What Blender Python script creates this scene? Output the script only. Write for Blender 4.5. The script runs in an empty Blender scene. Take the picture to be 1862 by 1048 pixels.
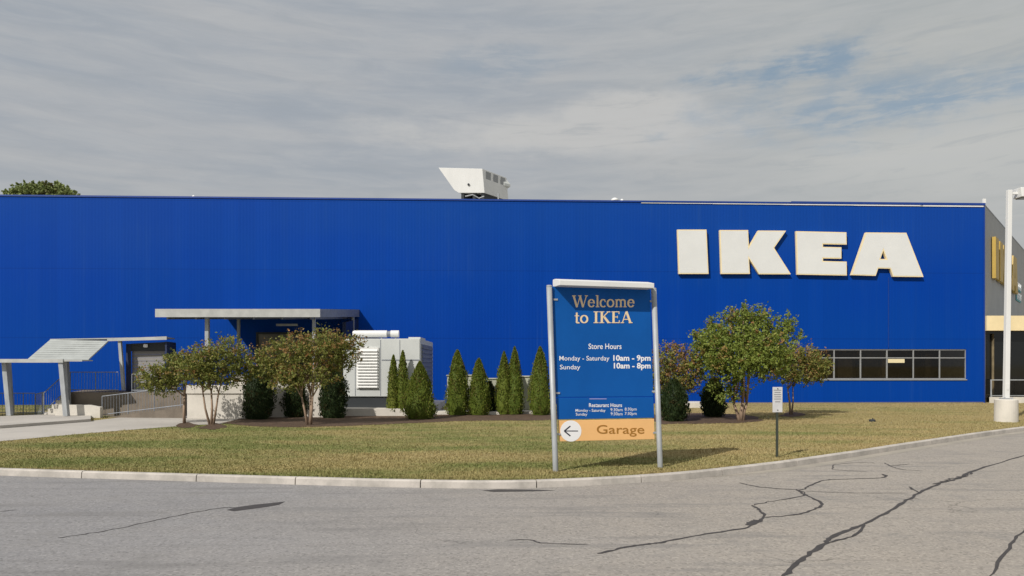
import bpy, bmesh, math, random
import numpy as np
from mathutils import Vector, Matrix
from math import radians as R, pi, sin, cos
random.seed(4); rng = np.random.default_rng(4)
scene = bpy.context.scene

# ------------------------------------------------------------------ camera
FPX, CX, HY, EYE = 1330.0, 931.0, 665.0, 2.5
cam_d = bpy.data.cameras.new('camera'); cam = bpy.data.objects.new('camera', cam_d)
scene.collection.objects.link(cam)
cam.location = (0, 0, EYE); cam.rotation_euler = (R(90), 0, 0)
cam_d.sensor_width = 36.0; cam_d.lens = 36.0 * FPX / 1862.0
cam_d.shift_y = (HY - 524.0) / 1862.0
cam_d.clip_start = 0.1; cam_d.clip_end = 5000
scene.camera = cam

# ------------------------------------------------------------------ light
SUN = Vector((-3.4, -4.2, 4.5)).normalized()
sl = bpy.data.lights.new('sun', 'SUN'); sl.energy = 3.95; sl.angle = R(0.6); sl.color = (1.0, 0.95, 0.87)
so = bpy.data.objects.new('sun', sl); scene.collection.objects.link(so)
so.rotation_euler = SUN.to_track_quat('Z', 'Y').to_euler()
scene.view_settings.view_transform = 'Standard'; scene.view_settings.look = 'None'
scene.view_settings.exposure = 0.0; scene.view_settings.gamma = 1.0

# ------------------------------------------------------------------ node helper
class NB:
    def __init__(s, nt): s.nt = nt; s.n = nt.nodes; s.l = nt.links
    def new(s, t, **k):
        n = s.n.new(t)
        for a, b in k.items(): setattr(n, a, b)
        return n
    def put(s, sock, v):
        if hasattr(v, 'node'): s.l.new(v, sock)
        else:
            if hasattr(sock.default_value, '__len__') and not hasattr(v, '__len__'): v = [v]*len(sock.default_value)
            if hasattr(v, '__len__') and len(v) == 3 and len(sock.default_value) == 4: v = (*v, 1)
            sock.default_value = v
    def m(s, op, a, b=0.0, c=0.0, clamp=False):
        n = s.new('ShaderNodeMath', operation=op); n.use_clamp = clamp
        s.put(n.inputs[0], a); s.put(n.inputs[1], b); s.put(n.inputs[2], c); return n.outputs[0]
    def mix(s, f, a, b, bt='MIX'):
        n = s.new('ShaderNodeMix', data_type='RGBA', blend_type=bt)
        s.put(n.inputs[0], f); s.put(n.inputs[6], a); s.put(n.inputs[7], b); return n.outputs[2]
    def noise(s, vec, scale=1.0, detail=4.0, rough=0.55, dist=0.0):
        n = s.new('ShaderNodeTexNoise'); s.put(n.inputs['Vector'], vec)
        n.inputs['Scale'].default_value = scale; n.inputs['Detail'].default_value = detail
        n.inputs['Roughness'].default_value = rough; n.inputs['Distortion'].default_value = dist
        return n.outputs['Fac']
    def step(s, v, lo, hi):
        n = s.new('ShaderNodeMapRange', interpolation_type='SMOOTHSTEP')
        s.put(n.inputs[0], v); n.inputs[1].default_value = lo; n.inputs[2].default_value = hi; return n.outputs[0]
    def scl(s, vec, v3, loc=(0, 0, 0)):
        n = s.new('ShaderNodeMapping'); s.put(n.inputs[0], vec)
        n.inputs['Scale'].default_value = v3; n.inputs['Location'].default_value = loc; return n.outputs[0]
    def xyz(s, vec):
        n = s.new('ShaderNodeSeparateXYZ'); s.put(n.inputs[0], vec); return n.outputs
    def comb(s, x, y, z):
        n = s.new('ShaderNodeCombineXYZ'); s.put(n.inputs[0], x); s.put(n.inputs[1], y); s.put(n.inputs[2], z); return n.outputs[0]
    def bump(s, h, strength=0.3, dist=0.02):
        n = s.new('ShaderNodeBump'); s.put(n.inputs['Height'], h)
        n.inputs['Strength'].default_value = strength; n.inputs['Distance'].default_value = dist; return n.outputs[0]

# ------------------------------------------------------------------ world: Nishita sky under layered cloud
w = bpy.data.worlds.new('World'); scene.world = w; w.use_nodes = True
b = NB(w.node_tree); b.n.clear()
sky = b.new('ShaderNodeTexSky', sky_type='NISHITA'); sky.sun_disc = False
sky.sun_elevation = math.asin(SUN.z); sky.sun_rotation = math.atan2(SUN.x, SUN.y) % (2*pi)
d = b.new('ShaderNodeTexCoord').outputs['Generated']
x, y, z = b.xyz(d)
zc = b.m('ADD', b.m('MAXIMUM', z, 0.0), 0.10)
pl = b.comb(b.m('DIVIDE', x, zc), b.m('DIVIDE', y, zc), 0.0)
az = b.m('ARCTAN2', x, y); el = b.m('ARCSINE', z)
ae = b.comb(az, el, 0.0)
def aze(px, py):
    a = (px-CX)/FPX; v = (HY-py)/FPX
    return math.atan(a), math.atan(v/math.hypot(1, a))
warp = b.noise(b.scl(ae, (7, 22, 1)), 1.0, 5.0, 0.62)
warp2 = b.noise(b.scl(ae, (18, 34, 1), (3, 1, 0)), 1.0, 4.0, 0.6)
def patch(px, py, rx, ry, lo=0.1, hi=0.9, wa=1.6):
    a0, e0 = aze(px, py); ra, re = rx/FPX, ry/FPX
    u = b.m('DIVIDE', b.m('SUBTRACT', az, a0), ra); v = b.m('DIVIDE', b.m('SUBTRACT', el, e0), re)
    r = b.m('SQRT', b.m('ADD', b.m('MULTIPLY', u, u), b.m('MULTIPLY', v, v)))
    r = b.m('ADD', r, b.m('MULTIPLY', b.m('SUBTRACT', warp, 0.5), wa))
    r = b.m('ADD', r, b.m('MULTIPLY', b.m('SUBTRACT', warp2, 0.5), wa*0.5))
    return b.m('SUBTRACT', 1.0, b.step(r, lo, hi))
streak = b.noise(b.scl(ae, (3.0, 26, 1), (5, 0, 0)), 1.0, 6.0, 0.6, 0.3)
streak2 = b.noise(b.scl(pl, (0.5, 1.1, 1)), 1.0, 6.0, 0.6, 0.2)
st = b.m('ADD', b.m('MULTIPLY', streak, 0.6), b.m('MULTIPLY', streak2, 0.4))
cloud = b.mix(b.step(st, 0.36, 0.64), (0.350, 0.385, 0.430), (0.430, 0.445, 0.465))
# cooler left, warmer pale towards the right and the horizon
cloud = b.mix(b.step(az, -0.1, 0.6), cloud, b.mix(b.step(st, 0.35, 0.65), (0.40, 0.425, 0.432), (0.475, 0.485, 0.475)))
cloud = b.mix(b.m('MULTIPLY', b.m('SUBTRACT', 1.0, b.step(el, 0.12, 0.30)), 0.45), cloud, (0.445, 0.455, 0.452))
fib = b.noise(b.scl(ae, (9.0, 60, 1), (1, 4, 0)), 1.0, 6.0, 0.65, 0.6)
bright = b.m('MAXIMUM', patch(1040, 245, 420, 44, 0.35, 1.1, 1.2), patch(1130, 208, 180, 46, 0.45, 1.0, 1.2))
cloud = b.mix(b.m('MULTIPLY', bright, 0.85), cloud, b.mix(fib, (0.48, 0.485, 0.48), (0.60, 0.59, 0.575)))
lowr = patch(1740, 275, 330, 95, 0.1, 1.3, 0.9)
cloud = b.mix(b.m('MULTIPLY', lowr, 0.7), cloud, (0.545, 0.55, 0.535))
hole = b.m('MAXIMUM', b.m('MULTIPLY', patch(1450, 122, 170, 32, 0.2, 1.2, 2.4), 0.85), b.m('MULTIPLY', patch(1590, 188, 300, 60, 0.1, 1.2, 1.6), 0.75))
hole = b.m('MAXIMUM', hole, b.m('MULTIPLY', patch(930, 110, 150, 34, 0.1, 1.2, 2.4), 0.3))
cloud = b.mix(b.m('MULTIPLY', b.step(fib, 0.42, 0.70), 0.30), cloud, (0.50, 0.51, 0.515))
cloud = b.mix(b.m('MULTIPLY', b.m('SUBTRACT', 1.0, b.step(fib, 0.30, 0.48)), 0.30), cloud, (0.33, 0.365, 0.40))
# Nishita gives the blue of the openings, thin cirrus veils it
skb = b.new('ShaderNodeVectorMath', operation='SCALE'); b.put(skb.inputs[0], sky.outputs[0]); skb.inputs['Scale'].default_value = 0.085
open_sky = b.mix(0.62, skb.outputs[0], (0.27, 0.37, 0.45))
# thin fibres of cloud cross the openings and fray their edges
hole = b.m('MULTIPLY', hole, b.m('SUBTRACT', 1.0, b.m('MULTIPLY', b.step(b.m('ADD', b.m('MULTIPLY', fib, 0.6), b.m('MULTIPLY', warp2, 0.4)), 0.44, 0.60), 0.75)))
col = b.mix(hole, cloud, open_sky)
# overcast brightened above the view, added to lift the light on level ground
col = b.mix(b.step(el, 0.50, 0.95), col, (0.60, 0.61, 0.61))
col = b.mix(b.step(z, -0.02, 0.0), (0.20, 0.20, 0.17), col)
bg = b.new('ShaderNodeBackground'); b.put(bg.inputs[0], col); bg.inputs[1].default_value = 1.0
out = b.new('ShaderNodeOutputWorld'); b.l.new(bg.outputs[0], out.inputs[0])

# ------------------------------------------------------------------ materials
MATS = {}
def mat(name, color, rough=0.7, metal=0.0, var=0.0, vscale=3.0, bumpy=0.0, bscale=30.0, spec=0.5, col2=None, stretch=(1, 1, 1)):
    if name in MATS: return MATS[name]
    m = bpy.data.materials.new(name); m.use_nodes = True
    b = NB(m.node_tree); p = m.node_tree.nodes['Principled BSDF']
    c = b.new('ShaderNodeTexCoord').outputs['Object']
    n = b.noise(b.scl(c, stretch), vscale, 5.0, 0.6)
    c2 = col2 if col2 else tuple(v*(1-var) for v in color)
    b.put(p.inputs['Base Color'], b.mix(b.step(n, 0.3, 0.7), color, c2))
    p.inputs['Roughness'].default_value = rough; p.inputs['Metallic'].default_value = metal
    p.inputs['Specular IOR Level'].default_value = spec
    if bumpy: b.l.new(b.bump(b.noise(c, bscale, 4.0), bumpy, 0.02), p.inputs['Normal'])
    MATS[name] = m; return m
def newmat(name):
    m = bpy.data.materials.new(name); m.use_nodes = True
    b = NB(m.node_tree); p = m.node_tree.nodes['Principled BSDF']
    MATS[name] = m; return m, b, p, b.new('ShaderNodeTexCoord').outputs['Object']

mt, b, p, c = newmat('blue_cladding')
x, y, z = b.xyz(c)
idx = b.m('FLOOR', b.m('MULTIPLY', x, 1.02))
wn = b.new('ShaderNodeTexWhiteNoise', noise_dimensions='1D'); b.put(wn.inputs['W'], idx)
zrow = b.new('ShaderNodeTexWhiteNoise', noise_dimensions='2D'); b.put(zrow.inputs['Vector'], b.comb(idx, b.m('FLOOR', b.m('DIVIDE', z, 6.1)), 0))
cl = b.mix(wn.outputs[0], (0.0008, 0.042, 0.310), (0.0012, 0.046, 0.335))
cl = b.mix(b.m('MULTIPLY', b.step(b.noise(b.scl(c, (0.05, 0.05, 0.12)), 1.0, 3.0), 0.35, 0.65), 0.5), cl, (0.001, 0.052, 0.305))
cl = b.mix(b.m('MULTIPLY', b.step(b.noise(b.scl(c, (2.2, 2.2, 0.10)), 1.0, 4.0), 0.45, 0.8), 0.10), cl, (0.015, 0.070, 0.27))
fr = b.m('FRACT', b.m('MULTIPLY', x, 1.02)); seam = b.step(b.m('ABSOLUTE', b.m('SUBTRACT', fr, 0.5)), 0.482, 0.495)
cl = b.mix(b.m('MULTIPLY', seam, 0.18), cl, (0.002, 0.02, 0.14))
hj = b.step(b.m('ABSOLUTE', b.m('SUBTRACT', b.m('FRACT', b.m('DIVIDE', z, 4.18)), 0.5)), 0.492, 0.498)
cl = b.mix(b.m('MULTIPLY', hj, 0.35), cl, (0.002, 0.02, 0.14))
dr = b.noise(b.scl(c, (3.4, 3.4, 0.06), (7, 1, 2)), 1.0, 5.0, 0.65); dm = b.noise(b.scl(c, (0.12, 0.12, 0.2), (1, 5, 0)), 1.0, 3.0)
cl = b.mix(b.m('MULTIPLY', b.m('MULTIPLY', b.step(dr, 0.52, 0.75), b.step(dm, 0.4, 0.65)), 0.22), cl, (0.030, 0.095, 0.30))
pale_top = b.step(b.m('ADD', z, b.m('MULTIPLY', b.m('SUBTRACT', dm, 0.5), 8.0)), 6.5, 13.5)   # paler towards the top
cl = b.mix(b.m('MULTIPLY', pale_top, 0.22), cl, (0.022, 0.085, 0.29))
b.put(p.inputs['Base Color'], cl); p.inputs['Roughness'].default_value = 0.55; p.inputs['Specular IOR Level'].default_value = 0.06
rib = b.m('SINE', b.m('MULTIPLY', x, 2*pi*5.1))
b.l.new(b.bump(b.m('ADD', b.m('MULTIPLY', rib, 0.6), b.m('MULTIPLY', b.noise(b.scl(c, (0.8, 0.8, 0.5)), 1.0, 2.0), 3.0)), 0.15, 0.02), p.inputs['Normal'])

mt, b, p, c = newmat('lawn_grass')
n1 = b.noise(b.scl(c, (0.14, 0.45, 1)), 1.0, 5.0, 0.62); n2 = b.noise(c, 2.2, 5.0, 0.65); n3 = b.noise(c, 38.0, 3.0, 0.7)
cl = b.mix(b.step(n1, 0.38, 0.62), (0.315, 0.265, 0.120), (0.165, 0.190, 0.062))
big = b.noise(b.scl(c, (0.07, 0.30, 1), (2, 3, 0)), 1.0, 5.0, 0.65)
xx = b.xyz(c)[0]
cl = b.mix(b.m('MULTIPLY', b.step(b.m('ADD', big, b.m('MULTIPLY', xx, 0.008)), 0.46, 0.66), 0.75), cl, (0.39, 0.300, 0.150))
cl = b.mix(b.m('MULTIPLY', b.step(n2, 0.42, 0.72), 0.5), cl, (0.380, 0.300, 0.155))
cl = b.mix(b.m('MULTIPLY', b.step(n3, 0.45, 0.75), 0.45), cl, (0.15, 0.155, 0.055))
b.put(p.inputs['Base Color'], cl); p.inputs['Roughness'].default_value = 0.95; p.inputs['Specular IOR Level'].default_value = 0.1
b.l.new(b.bump(b.m('ADD', n3, b.noise(c, 120.0, 2.0)), 0.6, 0.03), p.inputs['Normal'])

mt, b, p, c = newmat('grass_blade')
g = b.new('ShaderNodeNewGeometry')
n1 = b.noise(b.scl(g.outputs['Position'], (0.14, 0.45, 1)), 1.0, 5.0, 0.62)
cl = b.mix(b.step(n1, 0.38, 0.62), (0.345, 0.29, 0.13), (0.175, 0.205, 0.064))
big = b.noise(b.scl(g.outputs['Position'], (0.07, 0.30, 1), (2, 3, 0)), 1.0, 5.0, 0.65)
xx = b.xyz(g.outputs['Position'])[0]
cl = b.mix(b.m('MULTIPLY', b.step(b.m('ADD', big, b.m('MULTIPLY', xx, 0.008)), 0.46, 0.66), 0.75), cl, (0.39, 0.300, 0.150))
cl = b.mix(b.m('MULTIPLY', b.step(g.outputs['Random Per Island'], 0.3, 1.0), 0.4), cl, (0.40, 0.32, 0.16))
b.put(p.inputs['Base Color'], cl); p.inputs['Roughness'].default_value = 0.8; p.inputs['Specular IOR Level'].default_value = 0.15

mt, b, p, c = newmat('asphalt')
n1 = b.noise(b.scl(c, (0.10, 0.55, 1)), 1.0, 5.0, 0.6); n2 = b.noise(c, 1.3, 6.0, 0.65); n3 = b.noise(c, 85.0, 3.0, 0.75)
v = b.new('ShaderNodeTexVoronoi'); b.put(v.inputs['Vector'], c); v.inputs['Scale'].default_value = 60.0
cl = b.mix(b.step(n1, 0.35, 0.65), (0.325, 0.312, 0.298), (0.290, 0.281, 0.273))
cl = b.mix(b.m('MULTIPLY', b.step(n2, 0.4, 0.75), 0.5), cl, (0.335, 0.318, 0.298))
cl = b.mix(b.m('MULTIPLY', b.step(n3, 0.48, 0.8), 0.6), cl, (0.16, 0.155, 0.15))
sp = b.new('ShaderNodeTexVoronoi'); b.put(sp.inputs['Vector'], c); sp.inputs['Scale'].default_value = 32.0
spc = b.xyz(sp.outputs['Color'])[0]
cl = b.mix(b.m('MULTIPLY', b.step(spc, 0.72, 1.0), 0.45), cl, (0.47, 0.45, 0.42))
cl = b.mix(b.m('MULTIPLY', b.m('SUBTRACT', 1.0, b.step(spc, 0.0, 0.25)), 0.5), cl, (0.13, 0.125, 0.12))
ve = b.new('ShaderNodeTexVoronoi', feature='DISTANCE_TO_EDGE'); ve.inputs['Scale'].default_value = 0.28
wvv = b.new('ShaderNodeVectorMath', operation='ADD'); b.put(wvv.inputs[0], c); nz = b.new('ShaderNodeTexNoise'); b.put(nz.inputs['Vector'], c); nz.inputs['Scale'].default_value = 1.1; nz.inputs['Detail'].default_value = 6.0
nv = b.new('ShaderNodeVectorMath', operation='SCALE'); b.put(nv.inputs[0], nz.outputs['Color']); nv.inputs['Scale'].default_value = 1.1; b.put(wvv.inputs[1], nv.outputs[0]); b.put(ve.inputs['Vector'], wvv.outputs[0])
hair = b.m('MULTIPLY', b.m('SUBTRACT', 1.0, b.step(ve.outputs['Distance'], 0.001, 0.006)), b.step(b.noise(c, 0.35, 3.0), 0.5, 0.62))
cl = b.mix(b.m('MULTIPLY', hair, 0.6), cl, (0.10, 0.095, 0.09))
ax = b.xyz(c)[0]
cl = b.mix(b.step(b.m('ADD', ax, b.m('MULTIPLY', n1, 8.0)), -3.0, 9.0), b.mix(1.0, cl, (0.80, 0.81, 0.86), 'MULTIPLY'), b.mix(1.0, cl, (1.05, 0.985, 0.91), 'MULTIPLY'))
# old oil and tyre wear along the travelled lane
m1 = b.noise(c, 0.9, 8.0, 0.72); m2 = b.noise(c, 14.0, 6.0, 0.75)
cl = b.mix(b.m('MULTIPLY', b.step(m1, 0.50, 0.70), 0.45), cl, (0.20, 0.193, 0.187))
cl = b.mix(b.m('MULTIPLY', b.step(m2, 0.52, 0.68), 0.35), cl, (0.17, 0.163, 0.158))
cl = b.mix(b.m('MULTIPLY', b.step(m2, 0.46, 0.34), 0.30), cl, (0.40, 0.385, 0.36))
wv = b.noise(b.scl(c, (0.25, 2.0, 1), (4, 2, 0)), 1.0, 4.0, 0.6)
cl = b.mix(b.m('MULTIPLY', b.step(wv, 0.50, 0.70), 0.50), cl, (0.165, 0.160, 0.158))
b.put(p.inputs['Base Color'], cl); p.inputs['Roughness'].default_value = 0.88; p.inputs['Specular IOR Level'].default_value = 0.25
b.l.new(b.bump(n3, 0.35, 0.01), p.inputs['Normal'])

mt, b, p, c = newmat('tar')
b.put(p.inputs['Base Color'], b.mix(b.noise(c, 6.0, 4.0), (0.030, 0.026, 0.027), (0.065, 0.058, 0.056))); p.inputs['Roughness'].default_value = 0.75

def concrete(name, c1, c2, sc=1.2, b_=0.25):
    m, b, p, c = newmat(name)
    n1 = b.noise(c, sc, 6.0, 0.65); n2 = b.noise(c, 26.0, 4.0, 0.7); n3 = b.noise(b.scl(c, (3.0, 3.0, 0.35)), 1.0, 4.0, 0.6)
    cl = b.mix(b.step(n1, 0.35, 0.68), c1, c2)
    cl = b.mix(b.m('MULTIPLY', b.step(n2, 0.5, 0.8), 0.35), cl, tuple(v*0.6 for v in c2))
    cl = b.mix(b.m('MULTIPLY', b.step(n3, 0.55, 0.8), 0.3), cl, tuple(v*0.62 for v in c2))
    b.put(p.inputs['Base Color'], cl); p.inputs['Roughness'].default_value = 0.9; p.inputs['Specular IOR Level'].default_value = 0.25
    b.l.new(b.bump(n2, b_, 0.01), p.inputs['Normal']); return m
concrete('kerb_concrete', (0.53, 0.49, 0.45), (0.37, 0.345, 0.315), 1.6)
concrete('gutter_concrete', (0.36, 0.325, 0.28), (0.30, 0.275, 0.24), 0.8)
concrete('path_concrete', (0.46, 0.43, 0.395), (0.40, 0.375, 0.345), 0.5)
concrete('white_concrete', (0.66, 0.62, 0.56), (0.55, 0.52, 0.47), 0.9)
concrete('brown_concrete', (0.22, 0.185, 0.15), (0.16, 0.135, 0.11), 0.9)
concrete('shaded_mulch', (0.115, 0.075, 0.050), (0.070, 0.047, 0.033), 5.0, 0.9)

mat('galvanised', (0.40, 0.42, 0.44), 0.5, 0.15, 0.22, 6.0, 0.1, 40, stretch=(1, 1, 0.3))
mat('grey_steel', (0.24, 0.26, 0.30), 0.55, 0.1, 0.3, 5.0)
mat('canopy_metal', (0.47, 0.475, 0.46), 0.5, 0.1, 0.2, 2.0)
mat('canopy_deck', (0.42, 0.44, 0.43), 0.5, 0.1, 0.15, 2.0)
mat('dark_metal', (0.025, 0.03, 0.035), 0.6)
mat('blue_paint', (0.006, 0.045, 0.27), 0.5, 0, 0.15)
mat('dark_blue', (0.01, 0.022, 0.075), 0.6, 0, 0.2)
mat('grey_wall_metal', (0.30, 0.31, 0.32), 0.5, 0.0, 0.12, 0.6)
mat('white_metal', (0.74, 0.74, 0.73), 0.45, 0, 0.07, 1.5, stretch=(1, 1, 0.3))
mat('unit_metal', (0.60, 0.62, 0.61), 0.5, 0, 0.12, 1.0, stretch=(1, 1, 0.3))
mat('louvre_metal', (0.74, 0.74, 0.72), 0.5, 0, 0.1, 3.0)
mat('cream_paint', (0.85, 0.70, 0.42), 0.6, 0, 0.12, 1.0)
mat('letter_white', (0.70, 0.71, 0.71), 0.45, 0, 0.05, 0.8)
mat('letter_trim', (0.88, 0.74, 0.46), 0.5, 0, 0.1, 1.0)
mat('letter_gold', (0.50, 0.34, 0.07), 0.5, 0, 0.15, 1.0)
mat('sign_blue', (0.006, 0.098, 0.385), 0.5, 0, 0.12, 0.9, spec=0.12)
mat('sign_orange', (0.86, 0.50, 0.21), 0.5, 0, 0.05, 1.5, spec=0.3)
mat('sign_white', (0.84, 0.84, 0.86), 0.5)
mat('sign_cream', (0.82, 0.64, 0.40), 0.5)
mat('sign_brown', (0.36, 0.16, 0.02), 0.6)
mat('sign_black', (0.03, 0.03, 0.05), 0.6)
mat('sign_lilac', (0.30, 0.30, 0.60), 0.6)
mat('teal_paint', (0.03, 0.30, 0.33), 0.5)
mat('notice_grey', (0.62, 0.62, 0.63), 0.5, 0, 0.1, 6)
mat('notice_ink', (0.25, 0.25, 0.27), 0.6)
mat('post_green', (0.050, 0.060, 0.045), 0.6, 0, 0.3, 8)
mat('bark', (0.34, 0.24, 0.17), 0.85, 0, 0.35, 7.0, 0.3, 30, stretch=(1, 1, 0.3))
mat('bark_dark', (0.12, 0.085, 0.06), 0.9, 0, 0.4, 7.0, 0.4, 30)
mat('cabinet_green', (0.47, 0.48, 0.38), 0.55, 0, 0.12, 2.0)
mat('roof_gravel', (0.30, 0.29, 0.27), 0.9, 0, 0.2, 3.0)
mat('window_frame', (0.36, 0.37, 0.38), 0.4, 0.3, 0.1, 3.0)
mat('interior', (0.34, 0.27, 0.16), 0.8, 0, 0.5, 1.2)
mat('interior_dark', (0.03, 0.028, 0.025), 0.8, 0, 0.5, 1.2)
mat('poster_cream', (0.75, 0.66, 0.42), 0.6)
mat('dark_glass', (0.008, 0.009, 0.009), 0.06, 0, 0.2, 0.8)
mat('door_grey', (0.27, 0.26, 0.25), 0.6, 0, 0.15, 2)
mat('dock_grey', (0.20, 0.185, 0.17), 0.6, 0, 0.2, 2)
mt, b, p, c = newmat('glass')
tr = b.new('ShaderNodeBsdfTransparent'); tr.inputs[0].default_value = (0.55, 0.52, 0.45, 1)
gl = b.new('ShaderNodeBsdfGlossy'); gl.inputs['Roughness'].default_value = 0.03; gl.inputs[0].default_value = (0.8, 0.8, 0.8, 1)
fn = b.new('ShaderNodeFresnel'); fn.inputs[0].default_value = 1.5; ms = b.new('ShaderNodeMixShader')
b.l.new(fn.outputs[0], ms.inputs[0]); b.l.new(tr.outputs[0], ms.inputs[1]); b.l.new(gl.outputs[0], ms.inputs[2])
b.l.new(ms.outputs[0], b.n['Material Output'].inputs[0])

def leafmat(name, ca, cb, cc, tip):
    m, b, p, c = newmat(name)
    g = b.new('ShaderNodeNewGeometry'); a = b.new('ShaderNodeAttribute', attribute_name='tint')
    r = g.outputs['Random Per Island']
    cl = b.mix(b.step(r, 0.0, 0.7), ca, cb); cl = b.mix(b.step(r, 0.75, 1.0), cl, cc)
    cl = b.mix(a.outputs['Fac'], cl, tip)
    b.put(p.inputs['Base Color'], cl); p.inputs['Roughness'].default_value = 0.6; p.inputs['Specular IOR Level'].default_value = 0.25
    tl = b.new('ShaderNodeBsdfTranslucent'); b.l.new(cl, tl.inputs[0])
    ms = b.new('ShaderNodeMixShader'); ms.inputs[0].default_value = 0.25
    b.l.new(p.outputs[0], ms.inputs[1]); b.l.new(tl.outputs[0], ms.inputs[2]); b.l.new(ms.outputs[0], b.n['Material Output'].inputs[0])
leafmat('myrtle_green', (0.135, 0.190, 0.034), (0.195, 0.245, 0.045), (0.29, 0.31, 0.08), (0.34, 0.17, 0.07))
leafmat('myrtle_autumn', (0.130, 0.170, 0.038), (0.200, 0.215, 0.050), (0.30, 0.26, 0.08), (0.30, 0.16, 0.065))
leafmat('arborvitae_leaf', (0.095, 0.135, 0.018), (0.150, 0.185, 0.026), (0.19, 0.19, 0.04), (0.13, 0.09, 0.03))
leafmat('yew_leaf', (0.018, 0.034, 0.010), (0.030, 0.050, 0.014), (0.05, 0.07, 0.02), (0.07, 0.05, 0.02))
leafmat('far_leaf', (0.19, 0.24, 0.09), (0.27, 0.32, 0.12), (0.30, 0.33, 0.13), (0.12, 0.10, 0.04))

# ------------------------------------------------------------------ geometry helpers
LZ = 0.13
def G(px, py, z=LZ):
    Y = (EYE - z)*FPX/(py-HY); return Vector(((px-CX)/FPX*Y, Y, z))
def Wp(px, py, Y): return Vector(((px-CX)/FPX*Y, Y, EYE-(py-HY)/FPX*Y))
def tag(o, label=None, cat=None, group=None, kind=None):
    if label: o['label'] = label
    if cat: o['category'] = cat
    if group: o['group'] = group
    if kind: o['kind'] = kind
    return o
def empty(name, loc, label, cat, group=None, rz=0.0):
    o = bpy.data.objects.new(name, None); scene.collection.objects.link(o)
    o.empty_display_size = 0.3; o.location = loc; o.rotation_euler = (0, 0, rz); return tag(o, label, cat, group)
class MB:
    """Collects faces (own local frame) and links them as one mesh."""
    def __init__(s): s.bm = bmesh.new()
    def face(s, pts):
        try: return s.bm.faces.new([s.bm.verts.new(p) for p in pts])
        except ValueError: return None
    def hexa(s, a, c):   # a: 4 bottom pts, c: 4 top pts
        va = [s.bm.verts.new(p) for p in a]; vc = [s.bm.verts.new(p) for p in c]
        s.bm.faces.new(va[::-1]); s.bm.faces.new(vc)
        for i in range(4): s.bm.faces.new((va[i], va[(i+1) % 4], vc[(i+1) % 4], vc[i]))
        return s
    def box(s, x0, x1, y0, y1, z0, z1, bev=0.0):
        if bev:
            t = bmesh.new(); bmesh.ops.create_cube(t, size=1)
            for v in t.verts: v.co = Vector(((x0+x1)/2+v.co.x*(x1-x0), (y0+y1)/2+v.co.y*(y1-y0), (z0+z1)/2+v.co.z*(z1-z0)))
            bmesh.ops.bevel(t, geom=t.edges[:], offset=bev, segments=2, affect='EDGES')
            me = bpy.data.meshes.new('t'); t.to_mesh(me); t.free(); s.bm.from_mesh(me); bpy.data.meshes.remove(me); return s
        return s.hexa([(x0, y0, z0), (x1, y0, z0), (x1, y1, z0), (x0, y1, z0)], [(x0, y0, z1), (x1, y0, z1), (x1, y1, z1), (x0, y1, z1)])
    def prism(s, poly, ext):   # poly: 3D pts, ext: vector
        va = [s.bm.verts.new(p) for p in poly]; vb = [s.bm.verts.new(Vector(p)+Vector(ext)) for p in poly]
        s.bm.faces.new(va[::-1]); s.bm.faces.new(vb); n = len(va)
        for i in range(n): s.bm.faces.new((va[i], va[(i+1) % n], vb[(i+1) % n], vb[i]))
        return s
    def tube(s, pts, rad, seg=8, cap=True):
        pts = [Vector(p) for p in pts]
        if not hasattr(rad, '__len__'): rad = [rad]*len(pts)
        rings = []; prev = None
        for i, p in enumerate(pts):
            t = (pts[min(i+1, len(pts)-1)]-pts[max(i-1, 0)]).normalized()
            ref = prev if prev else (Vector((1, 0, 0)) if abs(t.x) < 0.9 else Vector((0, 1, 0)))
            u = (ref - t*ref.dot(t)).normalized(); prev = u; v = t.cross(u)
            rings.append([s.bm.verts.new(p+u*cos(2*pi*k/seg)*rad[i]+v*sin(2*pi*k/seg)*rad[i]) for k in range(seg)])
        for a, c in zip(rings, rings[1:]):
            for k in range(seg): s.bm.faces.new((a[k], a[(k+1) % seg], c[(k+1) % seg], c[k]))
        if cap: s.bm.faces.new(rings[0][::-1]); s.bm.faces.new(rings[-1])
        return s
    def build(s, name, m, parent=None, smooth=False, bevel=0.0):
        bmesh.ops.recalc_face_normals(s.bm, faces=s.bm.faces[:])
        me = bpy.data.meshes.new(name); s.bm.to_mesh(me); s.bm.free()
        if smooth:
            for f in me.polygons: f.use_smooth = True
        o = bpy.data.objects.new(name, me); scene.collection.objects.link(o)
        me.materials.append(MATS[m])
        if parent: o.parent = parent
        if bevel:
            md = o.modifiers.new('bevel', 'BEVEL'); md.width = bevel; md.segments = 2; md.limit_method = 'ANGLE'
        return o
def sheet(name, pts, z, m, kind='structure', parent=None):
    mb = MB(); vs = [mb.bm.verts.new((p[0], p[1], z)) for p in pts]
    f = mb.bm.faces.new(vs); f.normal_update(); bmesh.ops.triangulate(mb.bm, faces=[f], ngon_method='EAR_CLIP')
    for f in mb.bm.faces:
        f.normal_update()
    me = bpy.data.meshes.new(name); 
    for f in mb.bm.faces:
        if f.normal.z < 0: f.normal_flip()
    mb.bm.to_mesh(me); mb.bm.free()
    o = bpy.data.objects.new(name, me); scene.collection.objects.link(o); me.materials.append(MATS[m])
    if parent: o.parent = parent
    elif kind: o['kind'] = kind
    return o
def smooth_line(pts, n=6):
    out = []; P = [Vector(p) for p in pts]
    for i in range(len(P)-1):
        p0, p1, p2, p3 = P[max(i-1, 0)], P[i], P[i+1], P[min(i+2, len(P)-1)]
        for k in range(n):
            t = k/n
            out.append(0.5*((2*p1)+(p2-p0)*t+(2*p0-5*p1+4*p2-p3)*t*t+(3*p1-p0-3*p2+p3)*t**3))
    out.append(P[-1]); return out
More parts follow.
